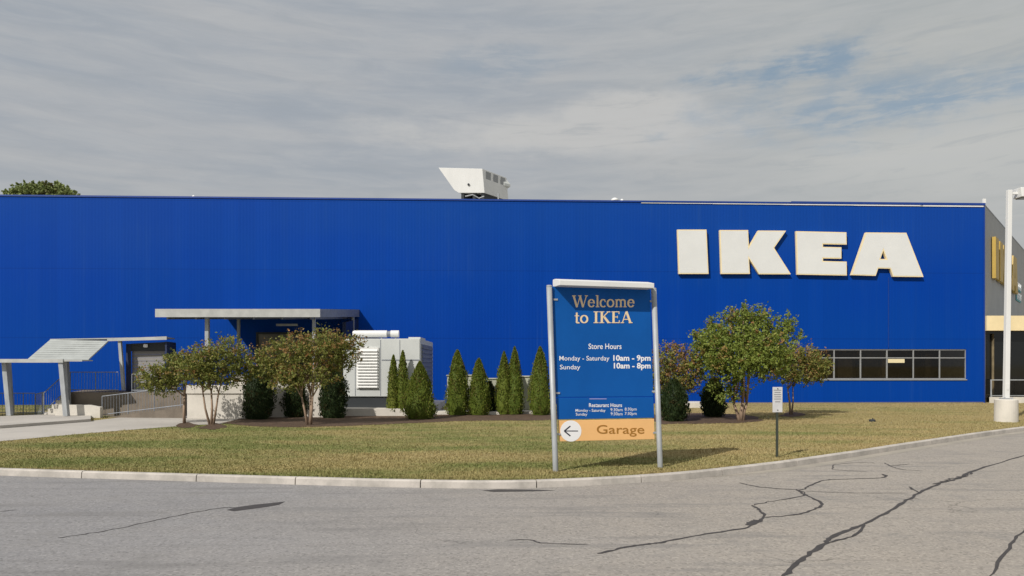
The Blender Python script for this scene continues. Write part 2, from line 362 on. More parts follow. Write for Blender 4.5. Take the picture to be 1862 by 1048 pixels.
def from_arrays(name, verts, quads, m, parent=None, tint=None, tri=False):
    me = bpy.data.meshes.new(name); k = 3 if tri else 4
    me.vertices.add(len(verts)); me.vertices.foreach_set('co', np.asarray(verts, dtype=np.float32).ravel())
    nf = len(quads); me.loops.add(nf*k); me.loops.foreach_set('vertex_index', np.asarray(quads, dtype=np.int32).ravel())
    me.polygons.add(nf); me.polygons.foreach_set('loop_start', np.arange(nf, dtype=np.int32)*k)
    me.polygons.foreach_set('loop_total', np.full(nf, k, dtype=np.int32))
    me.update(calc_edges=True)
    if tint is not None:
        a = me.attributes.new('tint', 'FLOAT', 'POINT'); a.data.foreach_set('value', np.asarray(tint, dtype=np.float32))
    me.materials.append(MATS[m]); o = bpy.data.objects.new(name, me); scene.collection.objects.link(o)
    if parent: o.parent = parent
    return o

# ------------------------------------------------------------------ ground, road, kerb, lawn
kpx = [(0, 865), (258, 873), (551, 882), (742, 887), (959, 888), (1210, 875), (1396, 855), (1520, 837), (1675, 812), (1862, 784)]
kb = [G(px, py, 0.0) for px, py in kpx]
kb = [Vector((-90, 34, 0)), Vector((-45, 23.6, 0)), Vector((-22, 18.8, 0))] + kb + [Vector((30, 35.0, 0)), Vector((48, 44.0, 0)), Vector((75, 53, 0)), Vector((130, 66, 0))]
kline = smooth_line(kb, 10)
def offset_line(pts, dist):
    out = []
    for i, p in enumerate(pts):
        t = (pts[min(i+1, len(pts)-1)]-pts[max(i-1, 0)]); t.z = 0; t.normalize()
        out.append(p+Vector((-t.y, t.x, 0))*dist)
    return out
kback = offset_line(kline, 0.16)
sheet('ground', [(-1500, -1500), (1500, -1500), (1500, 1500), (-1500, 1500)], -0.012, 'lawn_grass')
def band(name, line, yfar, z, m):
    mb = MB(); a = [mb.bm.verts.new((p.x, p.y, z)) for p in line]; c = [mb.bm.verts.new((p.x, yfar, z)) for p in line]
    for i in range(len(a)-1): mb.bm.faces.new((a[i], a[i+1], c[i+1], c[i]) if yfar > 0 else (c[i], c[i+1], a[i+1], a[i]))
    me = bpy.data.meshes.new(name); mb.bm.to_mesh(me); mb.bm.free(); me.materials.append(MATS[m])
    o = bpy.data.objects.new(name, me); scene.collection.objects.link(o); o['kind'] = 'structure'; return o
road = band('road', kline, -60, 0.0, 'asphalt')
lawn = band('lawn', kback, 200, LZ, 'lawn_grass')
# kerb stones laid end to end, about 2.4 m each, with open joints
mb = MB(); L = 0.0; seglen = 2.5; start = 0
cum = [0.0]
for a, c in zip(kline, kline[1:]): cum.append(cum[-1]+(c-a).length)
def at_len(line, s):
    for i in range(len(cum)-1):
        if cum[i+1] >= s: 
            t = (s-cum[i])/(cum[i+1]-cum[i]); return line[i].lerp(line[i+1], t)
    return line[-1]
s = 0.0
while s < cum[-1]-0.1:
    e = min(s+seglen+random.uniform(-0.25, 0.35), cum[-1]); n = 4; jz = random.uniform(-0.004, 0.004)
    ss = [s+0.012+(e-s-0.024)*k/n for k in range(n+1)]
    F = [at_len(kline, q) for q in ss]; Bk = [at_len(kback, q) for q in ss]
    prof = []
    for f, k in zip(F, Bk):
        inw = (k-f)*0.16; 
        prof.append([f+Vector((0, 0, -0.05)), f+inw*0.5+Vector((0, 0, 0.125+jz)), f+inw*1.6+Vector((0, 0, 0.150+jz)), k+Vector((0, 0, 0.150+jz)), k+Vector((0, 0, -0.05))])
    V = [[mb.bm.verts.new(q) for q in r] for r in prof]
    for a, c in zip(V, V[1:]):
        for i in range(4): mb.bm.faces.new((a[i], a[i+1], c[i+1], c[i]))
    mb.bm.faces.new(V[0]); mb.bm.faces.new(V[-1][::-1])
    s = e
tag(mb.build('kerb', 'kerb_concrete'), kind='structure')
# gutter pan along the right-hand run of the kerb
i0 = next(i for i, p in enumerate(kline) if p.x > 4.0)
gl_ = kline[i0:]; go_ = offset_line(gl_, -0.34)
# taper in
for i in range(8): go_[i] = gl_[i].lerp(go_[i], i/8.0)
mb = MB(); va = [mb.bm.verts.new((p.x, p.y, 0.004)) for p in gl_[1:]]; vb = [mb.bm.verts.new((p.x, p.y, 0.004)) for p in go_[1:]]
for i in range(len(va)-1): mb.bm.faces.new((vb[i], vb[i+1], va[i+1], va[i]))
tag(mb.build('gutter', 'gutter_concrete'), kind='structure')

# tar-sealed cracks: thin irregular strips, parts of the road
def crack(pts, wd, z=0.004, jit=0.012):
    P = smooth_line([Vector((*G(px, py, 0.0).xy, 0)) for px, py in pts], 7)
    for q in P[1:-1]: q.x += random.gauss(0, jit); q.y += random.gauss(0, jit)
    Lf = offset_line(P, 1.0); mb = MB(); r = []
    for i, (p, l) in enumerate(zip(P, Lf)):
        dd = (l-p); e = min(1.0, 0.35+min(i, len(P)-1-i)*0.35); wv = wd*e*random.uniform(0.55, 1.35)*0.28
        r.append((mb.bm.verts.new(p+dd*wv+Vector((0, 0, z))), mb.bm.verts.new(p-dd*wv+Vector((0, 0, z)))))
    for a, c in zip(r, r[1:]): mb.bm.faces.new((a[0], c[0], c[1], a[1]))
    for f in mb.bm.faces: f.normal_update()
    return mb.build('crack_seal', 'tar', road)
def zr(l): return [(900+a/1.9356, 780+c/1.9356) for a, c in l]
def zl(l): return [(a/1.9396, 780+c/1.9396) for a, c in l]
crack(zr([(360, 440), (470, 415), (540, 406), (590, 400), (720, 375), (890, 347), (945, 310), (935, 290), (905, 270)]), 0.10)
crack(zr([(890, 340), (905, 328), (925, 322)]), 0.20, 0.0048, 0.01)
crack(zr([(905, 270), (960, 258), (1085, 235), (1070, 215)]), 0.06, 0.0052)
crack(zr([(1060, 213), (1085, 228), (1150, 265), (1120, 285), (1060, 303), (945, 313)]), 0.09, 0.0056)
crack(zr([(860, 190), (930, 205), (1070, 215), (1100, 205), (1160, 182), (1250, 177), (1370, 172), (1360, 160), (1382, 167)]), 0.08, 0.006)
crack(zr([(1340, 122), (1300, 118), (1205, 125), (1190, 135), (1200, 145), (1310, 150)]), 0.05)
crack(zr([(1370, 120), (1400, 135), (1440, 145), (1510, 148)]), 0.06, 0.0064)
crack(zr([(1390, 130), (1460, 125)]), 0.06, 0.0068)
crack(zr([(1090, 220), (1250, 226), (1450, 227)]), 0.045, 0.0072)
crack(zr([(1010, 520), (1080, 462), (1155, 407), (1200, 375), (1300, 335), (1420, 272), (1490, 228), (1560, 195), (1640, 172), (1680, 150), (1862, 95), (2000, 60)]), 0.13)
crack(zr([(1175, 402), (1265, 375), (1302, 338)]), 0.07, 0.0076)
crack(zr([(1555, 196), (1600, 178), (1650, 166), (1685, 150)]), 0.10, 0.008, 0.06)
crack(zr([(1460, 205), (1470, 214), (1495, 225)]), 0.08, 0.0076)
crack(zr([(1740, 520), (1815, 407), (1862, 360), (1930, 300)]), 0.07)
crack(zr([(50, 392), (120, 392), (180, 403), (330, 407)]), 0.06)
crack(zl([(205, 385), (300, 372), (450, 345), (600, 312), (760, 282), (830, 278)]), 0.055)
crack(zl([(-60, 300), (0, 292), (60, 286)]), 0.05)
pt = [G(px, py, 0.0) for px, py in zl([(800, 287), (835, 277), (900, 268), (960, 262), (1005, 257), (985, 268), (940, 276), (880, 284), (825, 291)])]
sheet('tar_patch', [(p.x, p.y) for p in pt], 0.0045, 'tar', parent=road)
pt = [G(px, py, 0.0) for px, py in zl([(1700, 218), (1760, 214), (1880, 215), (1960, 218), (1880, 221), (1740, 223)])]
sheet('tar_patch', [(p.x, p.y) for p in pt], 0.0045, 'tar', parent=road)

# concrete walk and beds on the left
path_pts = [G(px, py) for px, py in [(-500, 850), (0, 803), (140, 790), (250, 781), (330, 775), (440, 769), (640, 764), (640, 758), (440, 752), (330, 746), (165, 766), (0, 779), (-500, 800)]]
sheet('path', [(p.x, p.y) for p in path_pts], LZ+0.006, 'path_concrete')
wk = [G(px, py, 0.25) for px, py in [(-500, 795), (0, 774), (165, 762), (165, 752), (80, 754), (0, 757), (-500, 775)]]
mb = MB(); mb.prism([(p.x, p.y, LZ) for p in wk], (0, 0, 0.12)); tag(mb.build('pavement', 'path_concrete'), kind='structure')
def bed(pts):
    P = smooth_line([Vector((*G(px, py).xy, 0)) for px, py in pts+[pts[0]]], 5)[:-1]
    for q in P: q.x += random.gauss(0, 0.08); q.y += random.gauss(0, 0.08)
    sheet('ground', [(q.x, q.y) for q in P], LZ+0.010, 'shaded_mulch'); return P  # bed colour is mulch plus the shade under trees and shrubs
beds = [bed([(405, 770), (470, 776), (560, 777), (700, 772), (850, 766), (1010, 764), (1015, 755), (860, 753), (640, 757), (480, 757)]),
        bed([(1190, 772), (1260, 771), (1330, 770), (1380, 766), (1370, 757), (1300, 752), (1195, 754)]),
        bed([(315, 776), (335, 779), (358, 775), (340, 768)]), bed([(362, 778), (388, 782), (412, 777), (390, 770)]),
        bed([(1415, 756), (1440, 759), (1462, 754), (1440, 749)])]

# ------------------------------------------------------------------ grass
kx = np.array([p.x for p in kback]); ky = np.array([p.y for p in kback])
def in_poly(X, Y, P):
    r = np.zeros(len(X), bool); n = len(P)
    for i in range(n):
        x1, y1, x2, y2 = P[i].x, P[i].y, P[(i+1) % n].x, P[(i+1) % n].y
        c = ((y1 > Y) != (y2 > Y)) & (X < (x2-x1)*(Y-y1)/(y2-y1+1e-9)+x1); r ^= c
    return r
N = 700000
Y = 14.5 + 33*rng.random(N)**1.9; X = (rng.random(N)*2-1)*(0.78*Y+3)
ok = (Y > np.interp(X, kx, ky)+0.02) & ~in_poly(X, Y, path_pts) & ~in_poly(X, Y, wk) & (Y < 46.4+(X-30)*0.041-0.15) 
for bp in beds: ok &= ~in_poly(X, Y, bp)
X, Y = X[ok], Y[ok]; n = len(X); print('blades', n)
h = 0.015+0.035*rng.random(n)**1.5; wd = 0.004+0.008*rng.random(n); a = rng.random(n)*2*pi
tuft = np.clip(np.sin(X*3.1+np.sin(Y*2.3)*2)*np.sin(Y*2.7+np.sin(X*1.7)*2), 0, 1)**3
h *= 1+1.0*tuft+1.2*((Y-np.interp(X, kx, ky)) < 0.25)*rng.random(n)
lx, ly = (rng.random(n)-.5)*0.08, (rng.random(n)-.6)*0.10
V = np.zeros((n, 3, 3))
V[:, 0] = np.stack([X-wd*np.cos(a), Y-wd*np.sin(a), np.full(n, LZ)], 1); V[:, 1] = np.stack([X+wd*np.cos(a), Y+wd*np.sin(a), np.full(n, LZ)], 1)
V[:, 2] = np.stack([X+lx, Y+ly, LZ+h], 1)
tag(from_arrays('grass', V.reshape(-1, 3), np.arange(n*3).reshape(-1, 3), 'grass_blade', tri=True), 'short olive and straw coloured lawn grass behind the kerb', 'grass', kind='stuff')

# ------------------------------------------------------------------ the store
Bc = Vector((30.03, 46.5)); u = Vector((60.83, 2.5)).normalized(); nrm = Vector((u.y, -u.x))
def fp(s, off, z): q = Bc+u*s+nrm*off; return Vector((q.x, q.y, z))
def FS(px, py, off=0.0):
    a = (px-CX)/FPX; Y = (nrm.dot(Bc)+off)/(nrm.x*a+nrm.y); q = Vector((a*Y, Y))-Bc
    return q.dot(u), EYE-(py-HY)/FPX*Y
def fbox(mb, s0, s1, o0, o1, z0, z1):
    return mb.hexa([fp(s0, o1, z0), fp(s1, o1, z0), fp(s1, o0, z0), fp(s0, o0, z0)], [fp(s0, o1, z1), fp(s1, o1, z1), fp(s1, o0, z1), fp(s0, o0, z1)])
store = empty('store_building', (0, 0, 0), 'huge blue metal clad store with a flat roofline and a strip of windows', 'building')
TOP = 12.68; SL = -115.0
w0, wz1 = FS(1469, 635); w1, wz0 = FS(1757, 690)
w1r = w1
mb = MB()
def wq(s0, s1, z0, z1): mb.face([fp(s0, 0, z0), fp(s1, 0, z0), fp(s1, 0, z1), fp(s0, 0, z1)])
wq(SL, w0, 0, TOP); wq(w1, 0, 0, TOP); wq(w0, w1, 0, wz0); wq(w0, w1, wz1, TOP)
mb.face([fp(w0, 0, wz0), fp(w1, 0, wz0), fp(w1, -.22, wz0), fp(w0, -.22, wz0)]); mb.face([fp(w0, 0, wz1), fp(w1, 0, wz1), fp(w1, -.22, wz1), fp(w0, -.22, wz1)])
mb.face([fp(w0, 0, wz0), fp(w0, 0, wz1), fp(w0, -.22, wz1), fp(w0, -.22, wz0)]); mb.face([fp(w1, 0, wz0), fp(w1, 0, wz1), fp(w1, -.22, wz1), fp(w1, -.22, wz0)])
mb.build('wall', 'blue_cladding', store)
sd = Vector((15.4, 18.4)).normalized()
e1 = Bc+sd*60; lf = Bc+u*SL; lb = lf-nrm*70
mb = MB()
mb.face([(Bc.x, Bc.y, 0), (e1.x, e1.y, 0), (e1.x, e1.y, TOP), (Bc.x, Bc.y, TOP)])
mb.build('side_wall', 'grey_wall_metal', store)['label'] = 'grey metal side wall behind the corner'
mb = MB(); q = [lf, lb, e1]
for a, c in zip(q, q[1:]): mb.face([(a.x, a.y, 0), (c.x, c.y, 0), (c.x, c.y, TOP), (a.x, a.y, TOP)])
mb.build('rear_wall', 'blue_paint', store)
mb = MB(); mb.face([(a.x, a.y, TOP-0.35) for a in (lf, Bc, e1, lb)]); mb.build('roof', 'roof_gravel', store)
mb = MB(); fbox(mb, SL, -12.5, -0.30, 0.05, TOP, TOP+0.10); mb.build('parapet_cap', 'blue_paint', store)
mb = MB(); fbox(mb, -12.49, 0.04, -0.30, 0.05, TOP, TOP+0.06); fbox(mb, -12.49, 0.04, -0.02, 0.052, TOP+0.064, TOP+0.14)
mb.build('parapet_cap', 'blue_paint', store)
for sx, hh in ((-22.0, .035), (-17.5, .045), (-13.0, .055), (-8.5, .065), (-4.2, .075)):
    mb = MB(); fbox(mb, sx, min(sx+4.49, -0.08), 0.004, 0.045, TOP-0.03-hh, TOP-0.03); mb.build('cap_glint', 'white_metal', store)  # white strips standing in for sunlit glints along the parapet cap
mb = MB(); k = nrm.to_3d(); a = Vector((Bc.x, Bc.y, TOP)); sn = Vector((sd.y, -sd.x, 0))
mb.prism([a+sn*0.01+Vector((0, 0, 0.002)), a+sn*0.01+Vector((sd.x, sd.y, 0))*60+Vector((0, 0, .002)), a-sn*0.3+Vector((sd.x, sd.y, 0))*60+Vector((0, 0, .002)), a-sn*0.3+Vector((sd.x, sd.y, 0))*0.35+Vector((0, 0, .002))], (0, 0, 0.10))
mb.build('side_parapet_cap', 'grey_steel', store)
mb = MB(); fbox(mb, -0.10, 0.07, -0.06, 0.053, TOP+0.145, TOP+0.42); mb.build('corner_finial', 'white_metal', store)
mb = MB(); fbox(mb, -0.05, 0.03, 0.003, 0.03, LZ, TOP-0.12); mb.build('corner_trim', 'blue_paint', store)
s1, z1 = FS(1615, 505); s2, z2 = FS(1615, 633)
mb = MB(); mb.tube([fp(s1, 0.03, z1), fp(s1, 0.03, z2)], 0.022, 6); mb.build('conduit', 'blue_paint', store)
mb = MB(); fbox(mb, FS(1200, 0)[0], -0.1, 0.004, 0.05, LZ-0.1, LZ+0.06); mb.build('base_flashing', 'brown_concrete', store)
# windows: one ribbon of six bays, each with a fixed light above a taller one
nb = 6; bw = (w1-w0)/nb; zt = EYE-(651-HY)/FPX*46.2
for i in range(nb):
    a0, a1 = w0+bw*i, w0+bw*(i+1); mb = MB(); t = 0.035
    fbox(mb, a0+.002, a0+t, -.14, -.04, wz0+.004, wz1-.004); fbox(mb, a1-t, a1-.002, -.14, -.04, wz0+.004, wz1-.004)
    fbox(mb, a0+t, a1-t, -.138, -.042, wz0+.004, wz0+.07); fbox(mb, a0+t, a1-t, -.138, -.042, wz1-.07, wz1-.004); fbox(mb, a0+t, a1-t, -.138, -.042, zt-.03, zt+.03)
    fr = mb.build('window', 'window_frame', store)
    mb = MB(); mb.face([fp(a0+t, -.09, wz0+.07), fp(a1-t, -.09, wz0+.07), fp(a1-t, -.09, zt-.03), fp(a0+t, -.09, zt-.03)]); mb.build('pane', 'glass', fr)
    mb = MB(); mb.face([fp(a0+t, -.09, zt+.03), fp(a1-t, -.09, zt+.03), fp(a1-t, -.09, wz1-.07), fp(a0+t, -.09, wz1-.07)]); mb.build('pane', 'glass', fr)
mb = MB(); fbox(mb, w0-.03, w1+.03, .003, .05, wz0-.06, wz0); mb.build('window_sill', 'window_frame', store)
mb = MB()
A = [fp(w0-2, -.25, wz0-1), fp(w1+2, -.25, wz0-1), fp(w1+2, -6, wz0-1), fp(w0-2, -6, wz0-1)]; H = Vector((0, 0, wz1-wz0+2))
mb.face(A); mb.face([q+H for q in A]); mb.face([A[3], A[2], A[2]+H, A[3]+H]); mb.face([A[0], A[3], A[3]+H, A[0]+H]); mb.face([A[1], A[2], A[2]+H, A[1]+H])
mb.build('interior_room', 'interior', store)
for i in range(7):
    mb = MB(); c0 = w0+0.4+i*1.45+random.uniform(-.2, .2); hh = random.uniform(0.5, 1.7)
    fbox(mb, c0, c0+random.uniform(.3, 1.0), -3.0, -2.0-random.random(), wz0-0.99, wz0+hh); mb.build('display_shelf', 'interior_dark' if i % 2 else 'interior', store)
s0, z1 = FS(1615, 653, -.05); s1, z0 = FS(1645, 660, -.05)
mb = MB(); fbox(mb, s0, s1, -.085, -.06, z0, z1); mb.build('window_notice', 'poster_cream', store)

# dock doors under the wide canopy
for (x0, x1_, yt, yb) in [(470, 545, 608, 700), (556, 640, 608, 700)]:
    s0, z1 = FS(x0, yt); s1, z0 = FS(x1_, yb); mb = MB()
    n = 9
    for k in range(n):
        fbox(mb, s0, s1, 0.01, 0.045 if k % 2 else 0.06, z0+(z1-z0)*k/n+.002, z0+(z1-z0)*(k+1)/n-.002)
    dr = mb.build('dock_door', 'dock_grey', store)
    mb = MB(); fbox(mb, s0-.12, s0-.003, .01, .12, z0, z1+.12); fbox(mb, s1+.003, s1+.12, .01, .12, z0, z1+.12); fbox(mb, s0, s1, .01, .12, z1+.003, z1+.12)
    mb.build('door_frame', 'dark_metal', dr)

# portico at the right-hand corner
port = empty('entrance_portico', (38, 47, 0), 'cream beamed covered entrance at the right end of the blue store', 'portico')
def P_(x, y, z): return (x-38, y-47, z)
mb = MB(); mb.hexa([P_(30.10, 46.35, 4.72), P_(48, 46.35, 4.72), P_(48, 46.95, 4.72), P_(30.10, 46.95, 4.72)], [P_(30.10, 46.35, 5.66), P_(48, 46.35, 5.66), P_(48, 46.95, 5.66), P_(30.10, 46.95, 5.66)])
mb.build('beam', 'cream_paint', port)
mb = MB(); mb.prism([P_(30.6, 46.96, 5.2), P_(48, 46.96, 5.2), P_(48, 67.3, 5.2)], (0, 0, 0.3)); mb.build('canopy_deck', 'grey_wall_metal', port)
mb = MB(); mb.prism([P_(30.15, 46.2, LZ), P_(48, 46.2, LZ), P_(48, 64, LZ), P_(44.5, 64, LZ)], (0, 0, 0.38)); mb.build('plinth', 'white_concrete', port)
mb = MB(); mb.face([P_(30.45, 47.0, .52), P_(48.5, 47.0, .52), P_(48.5, 47.0, 5.19), P_(30.45, 47.0, 5.19)]); mb.build('dark_glazing', 'dark_glass', port)
mb = MB()
for k in range(9): mb.box(31.6+k*1.9-38, 31.66+k*1.9-38, -.08, -.005, .52, 5.15)
mb.build('glazing_bar', 'dark_metal', port)
mb = MB()
mb.box(30.35-38, 48-38, 46.28-47, 46.33-47, 1.56, 1.62)
mb.box(30.35-38, 48-38, 46.28-47, 46.33-47, 0.58, 0.62)
for k in range(8): mb.box(30.3+k*2.4-38, 30.36+k*2.4-38, 46.27-47, 46.34-47, 0.512, 1.62)
rl = mb.build('railing', 'galvanised', port)
mb = MB(); mb.face([P_(30.4, 46.31, .63), P_(48, 46.31, .63), P_(48, 46.31, 1.55), P_(30.4, 46.31, 1.55)]); mb.build('glass_panel', 'glass', rl)

# ------------------------------------------------------------------ big letters
def zk(l): return [(1180+a/3.448, 380+c/3.448) for a, c in l]
LET = {'I': [zk([(178, 130), (361, 130), (374, 408), (187, 408)])],
 'K': [zk([(443, 133), (622, 133), (627, 236), (685, 136), (860, 137), (785, 245), (890, 410), (690, 410), (627, 310), (633, 408), (452, 408)])],
 'E': [zk([(922, 140), (1238, 147), (1240, 224), (1092, 221), (1092, 238), (1207, 241), (1207, 312), (1092, 310), (1092, 327), (1240, 331), (1241, 418), (930, 412)])],
 'A': [zk([(1360, 148), (1614, 150), (1722, 427), (1530, 425), (1513, 375), (1438, 373), (1422, 420), (1268, 415)]), zk([(1470, 262), (1451, 314), (1489, 315)])]}
def poly_faces(outer, hole):
    """2D outline (+ triangular hole) -> triangulated 2D mesh (verts, tris)."""
    t = bmesh.new()
    def loop(l): 
        v = [t.verts.new((*q, 0)) for q in l]; return [t.edges.new((v[i], v[(i+1) % len(v)])) for i in range(len(v))]
    e = loop(outer)
    if hole: e += loop(hole)
    bmesh.ops.triangle_fill(t, use_beauty=True, use_dissolve=False, edges=e)
    t.verts.index_update(); v = [tuple(q.co.xy) for q in t.verts]; f = [[q.index for q in fc.verts] for fc in t.faces]
    t.free(); return v, f
def inset(poly, dist):
    n = len(poly); A = sum(poly[i][0]*poly[(i+1) % n][1]-poly[(i+1) % n][0]*poly[i][1] for i in range(n)); sg = 1 if A > 0 else -1
    out = []
    for i in range(n):
        p0, p1, p2 = Vector(poly[i-1]), Vector(poly[i]), Vector(poly[(i+1) % n])
        d1 = (p1-p0).normalized(); d2 = (p2-p1).normalized(); n1 = Vector((-d1.y, d1.x))*sg; n2 = Vector((-d2.y, d2.x))*sg
        m_ = (n1+n2); m_ = m_/max(0.35, m_.length_squared)*2; out.append(tuple(p1+m_*dist))
    return out
def letter(ch, mp, off0, off1, m_body, m_face, parent):
    """mp(s,off,z) gives the 3D point; outlines are in facade (s,z) metres."""
    o2 = [FS(px, py, 0.24) for px, py in LET[ch][0]]; h2 = [FS(px, py, 0.24) for px, py in LET[ch][1]] if len(LET[ch]) > 1 else None
    v, f = poly_faces(o2, h2); mb = MB()
    a = [mb.bm.verts.new(mp(q[0], off0, q[1])) for q in v]; c = [mb.bm.verts.new(mp(q[0], off1, q[1])) for q in v]
    for fc in f: mb.bm.faces.new([a[i] for i in fc]); mb.bm.faces.new([c[i] for i in fc][::-1])
    k = 0
    for lp in ([o2] + ([h2] if h2 else [])):
        n = len(lp)
        for i in range(n): j = (i+1) % n; mb.bm.faces.new((a[k+i], a[k+j], c[k+j], c[k+i]))
        k += n
    body = mb.build('letter', m_body, parent)
    oi = inset(o2, 0.06); hi = inset(h2, -0.06) if h2 else None
    v, f = poly_faces(oi, hi); mb = MB(); c = [mb.bm.verts.new(mp(q[0], off1+0.006, q[1])) for q in v]
    for fc in f: mb.bm.faces.new([c[i] for i in fc])
    mb.build('letter_face', m_face, body); return body
org = fp(FS(1455, 505)[0], 0, 0)
sgn = empty('store_sign', org, 'row of large raised white letters reading IKEA on the blue wall', 'sign')
mpf = lambda s_, o_, z_: fp(s_, o_, z_)-org
for ch in 'IKEA': letter(ch, mpf, 0.06, 0.24, 'letter_trim', 'letter_white', sgn)
for ch in 'IKEA':
    ss = [FS(px, 0, 0)[0] for px, py in LET[ch][0]]; zz = [FS(px, py, 0)[1] for px, py in LET[ch][0]]
    for fa in (0.3, 0.62):
        s_ = min(ss)+(max(ss)-min(ss))*fa; fb = (min(zz)+max(zz))/2
        mb = MB(); mb.hexa([mpf(s_, .06, fb-.05), mpf(s_+.08, .06, fb-.05), mpf(s_+.08, 0.001, fb-.05), mpf(s_, 0.001, fb-.05)], [mpf(s_, .06, fb+.05), mpf(s_+.08, .06, fb+.05), mpf(s_+.08, 0.001, fb+.05), mpf(s_, 0.001, fb+.05)]); mb.build('bracket', 'dark_metal', sgn)
# the same word round the corner, seen edge on
sI = FS(1232, 0)[0]; sA = FS(1680, 0)[0]; t0, t1 = 3.2, 16.6
def mps(s_, o_, z_):
    t = t0+(s_-sI)/(sA-sI)*(t1-t0); q = Bc+sd*t+Vector((sd.y, -sd.x))*(o_*.62-.05); return Vector((q.x, q.y, z_+0.15))
org2 = mps(sI, 0, 0); org2.z = 0
sg2 = empty('side_store_sign', org2, 'golden raised letters seen edge on, on the grey side wall', 'sign')
for ch in 'IKEA': letter(ch, lambda a_, b_, c_: mps(a_, b_, c_)-org2, 0.15, 0.5, 'letter_gold', 'letter_gold', sg2)

def sidebox(mb, t0_, t1_, o0, o1, z0, z1, og):
    q = lambda t, o, z_: Vector((*(Bc+sd*t+Vector((sd.y, -sd.x))*o), z_))-og
    mb.hexa([q(t0_, o1, z0), q(t1_, o1, z0), q(t1_, o0, z0), q(t0_, o0, z0)], [q(t0_, o1, z1), q(t1_, o1, z1), q(t1_, o0, z1), q(t0_, o0, z1)])
og = Vector((*(Bc+sd*19), 0)); sm = empty('small_wall_sign', og, 'small white and teal sign at the right picture edge on the grey side wall', 'sign')
mb = MB()
for z_ in (7.9, 8.75): sidebox(mb, 17.4, 20.8, 0.02, 0.06, z_-.05, z_+.62, og)
mb.build('backing_panel', 'teal_paint', sm)
mb = MB()
for z_ in (7.95, 8.8):
    for k in range(3):
        t = 17.6+k*1.1; sidebox(mb, t, t+.25, .065, .14, z_, z_+.52, og); sidebox(mb, t+.25, t+.75, .065, .14, z_+.38, z_+.52, og); sidebox(mb, t+.25, t+.6, .065, .14, z_+.16, z_+.27, og)
mb.build('lettering', 'sign_white', sm)

# ------------------------------------------------------------------ roof plant
Yr = 58.0
def rp(px, py, Y=Yr): return Wp(px, py, Y)
o0 = rp(860, 361); hv = empty('rooftop_unit', o0, 'white rooftop air unit with a slanted intake hood', 'air unit')
front = [rp(797, 305), rp(877, 307), rp(881, 351), rp(834, 351), rp(826, 346)]
ext = Vector((2.55, 10.0, 0)); k0 = rp(877, 307); k1 = rp(921, 317, Yr+8.0); Y2 = Yr+2.8; ext = Vector((rp(921, 0, Y2).x-k0.x, Y2-Yr, 0))
mb = MB(); mb.prism([p-o0 for p in front], ext); mb.build('housing', 'white_metal', hv, bevel=0.02)
mb = MB()
q = [rp(877, 307), rp(881, 351)]; 
nn = Vector((ext.y, -ext.x, 0)).normalized()*0.05
for fa in (0.12, 0.42, 0.72):
    a = k0+ext*fa-o0; mb.prism([a+nn*0.1+Vector((0, 0, -.12)), a+ext*0.2+nn*0.1+Vector((0, 0, -.12)), a+ext*0.2+nn*0.1+Vector((0, 0, -1.5)), a+nn*0.1+Vector((0, 0, -1.5))], nn)
mb.build('access_panel', 'grey_wall_metal', hv)
mb = MB(); a = k0+ext-o0; mb.prism([a+Vector((0, 0.01, -.15)), a+Vector((.32, 0.01, -.55)), a+Vector((.32, 0.01, -.75)), a+Vector((0, 0.01, -.95))], (-.5, -.5, 0)); mb.build('side_hood', 'unit_metal', hv)
c_ = rp(852, 336)-o0; mb = MB(); mb.tube([c_+Vector((0, .02, 0)), c_+Vector((0, -.08, 0))], 0.09, 12); mb.build('gauge', 'dark_metal', hv)
mb = MB()
a0, a1 = rp(838, 351)-o0, rp(881, 351)-o0
for xx in (a0.x+.02, (a0.x+a1.x)/2, a1.x-.25): mb = MB(); mb.prism([Vector((xx, .1, -6)), Vector((xx+.22, .1, -6)), Vector((xx+.22, .1, a0.z-.01)), Vector((xx, .1, a0.z-.01))], ext*.9); mb.build('support_frame', 'dark_metal', hv)
a = rp(860, 356)-o0; mb = MB(); mb.tube([a+Vector((-.6, -.15, -.1)), a+Vector((0, -.2, .02)), a+Vector((.5, -.15, -.25)), a+Vector((.9, -.2, -.1))], 0.05, 6); mb.build('pipe', 'galvanised', hv); mb = MB(); mb.tube([a+Vector((2.0, 1.0, .4)), a+Vector((2.0, 1.0, -1.5))], 0.07, 6)
mb.build('pipe', 'galvanised', hv)
def vent(px, py, Y, r, label):
    o0 = Wp(px, py, Y); e = empty('roof_vent', (o0.x, o0.y, TOP-.35), label, 'vent'); hz = o0.z-(TOP-.35)
    mb = MB(); mb.tube([(0, 0, 0), (0, 0, hz-.12)], r*.55, 12); mb.build('stack', 'galvanised', e, True)
    mb = MB(); mb.tube([(0, 0, hz-.16), (0, 0, hz-.10), (0, 0, hz), (0, 0, hz+.08)], [r*.9, r, r*.8, r*.3], 16); mb.build('cap', 'white_metal', e, True)
vent(1118, 362, 56, 0.30, 'white domed roof vent above the blue wall right of the air unit')
vent(1131, 364, 57, 0.16, 'tiny grey roof vent beside the domed white vent')
vent(352, 357, 56, 0.14, 'tiny roof vent on the left part of the roofline')

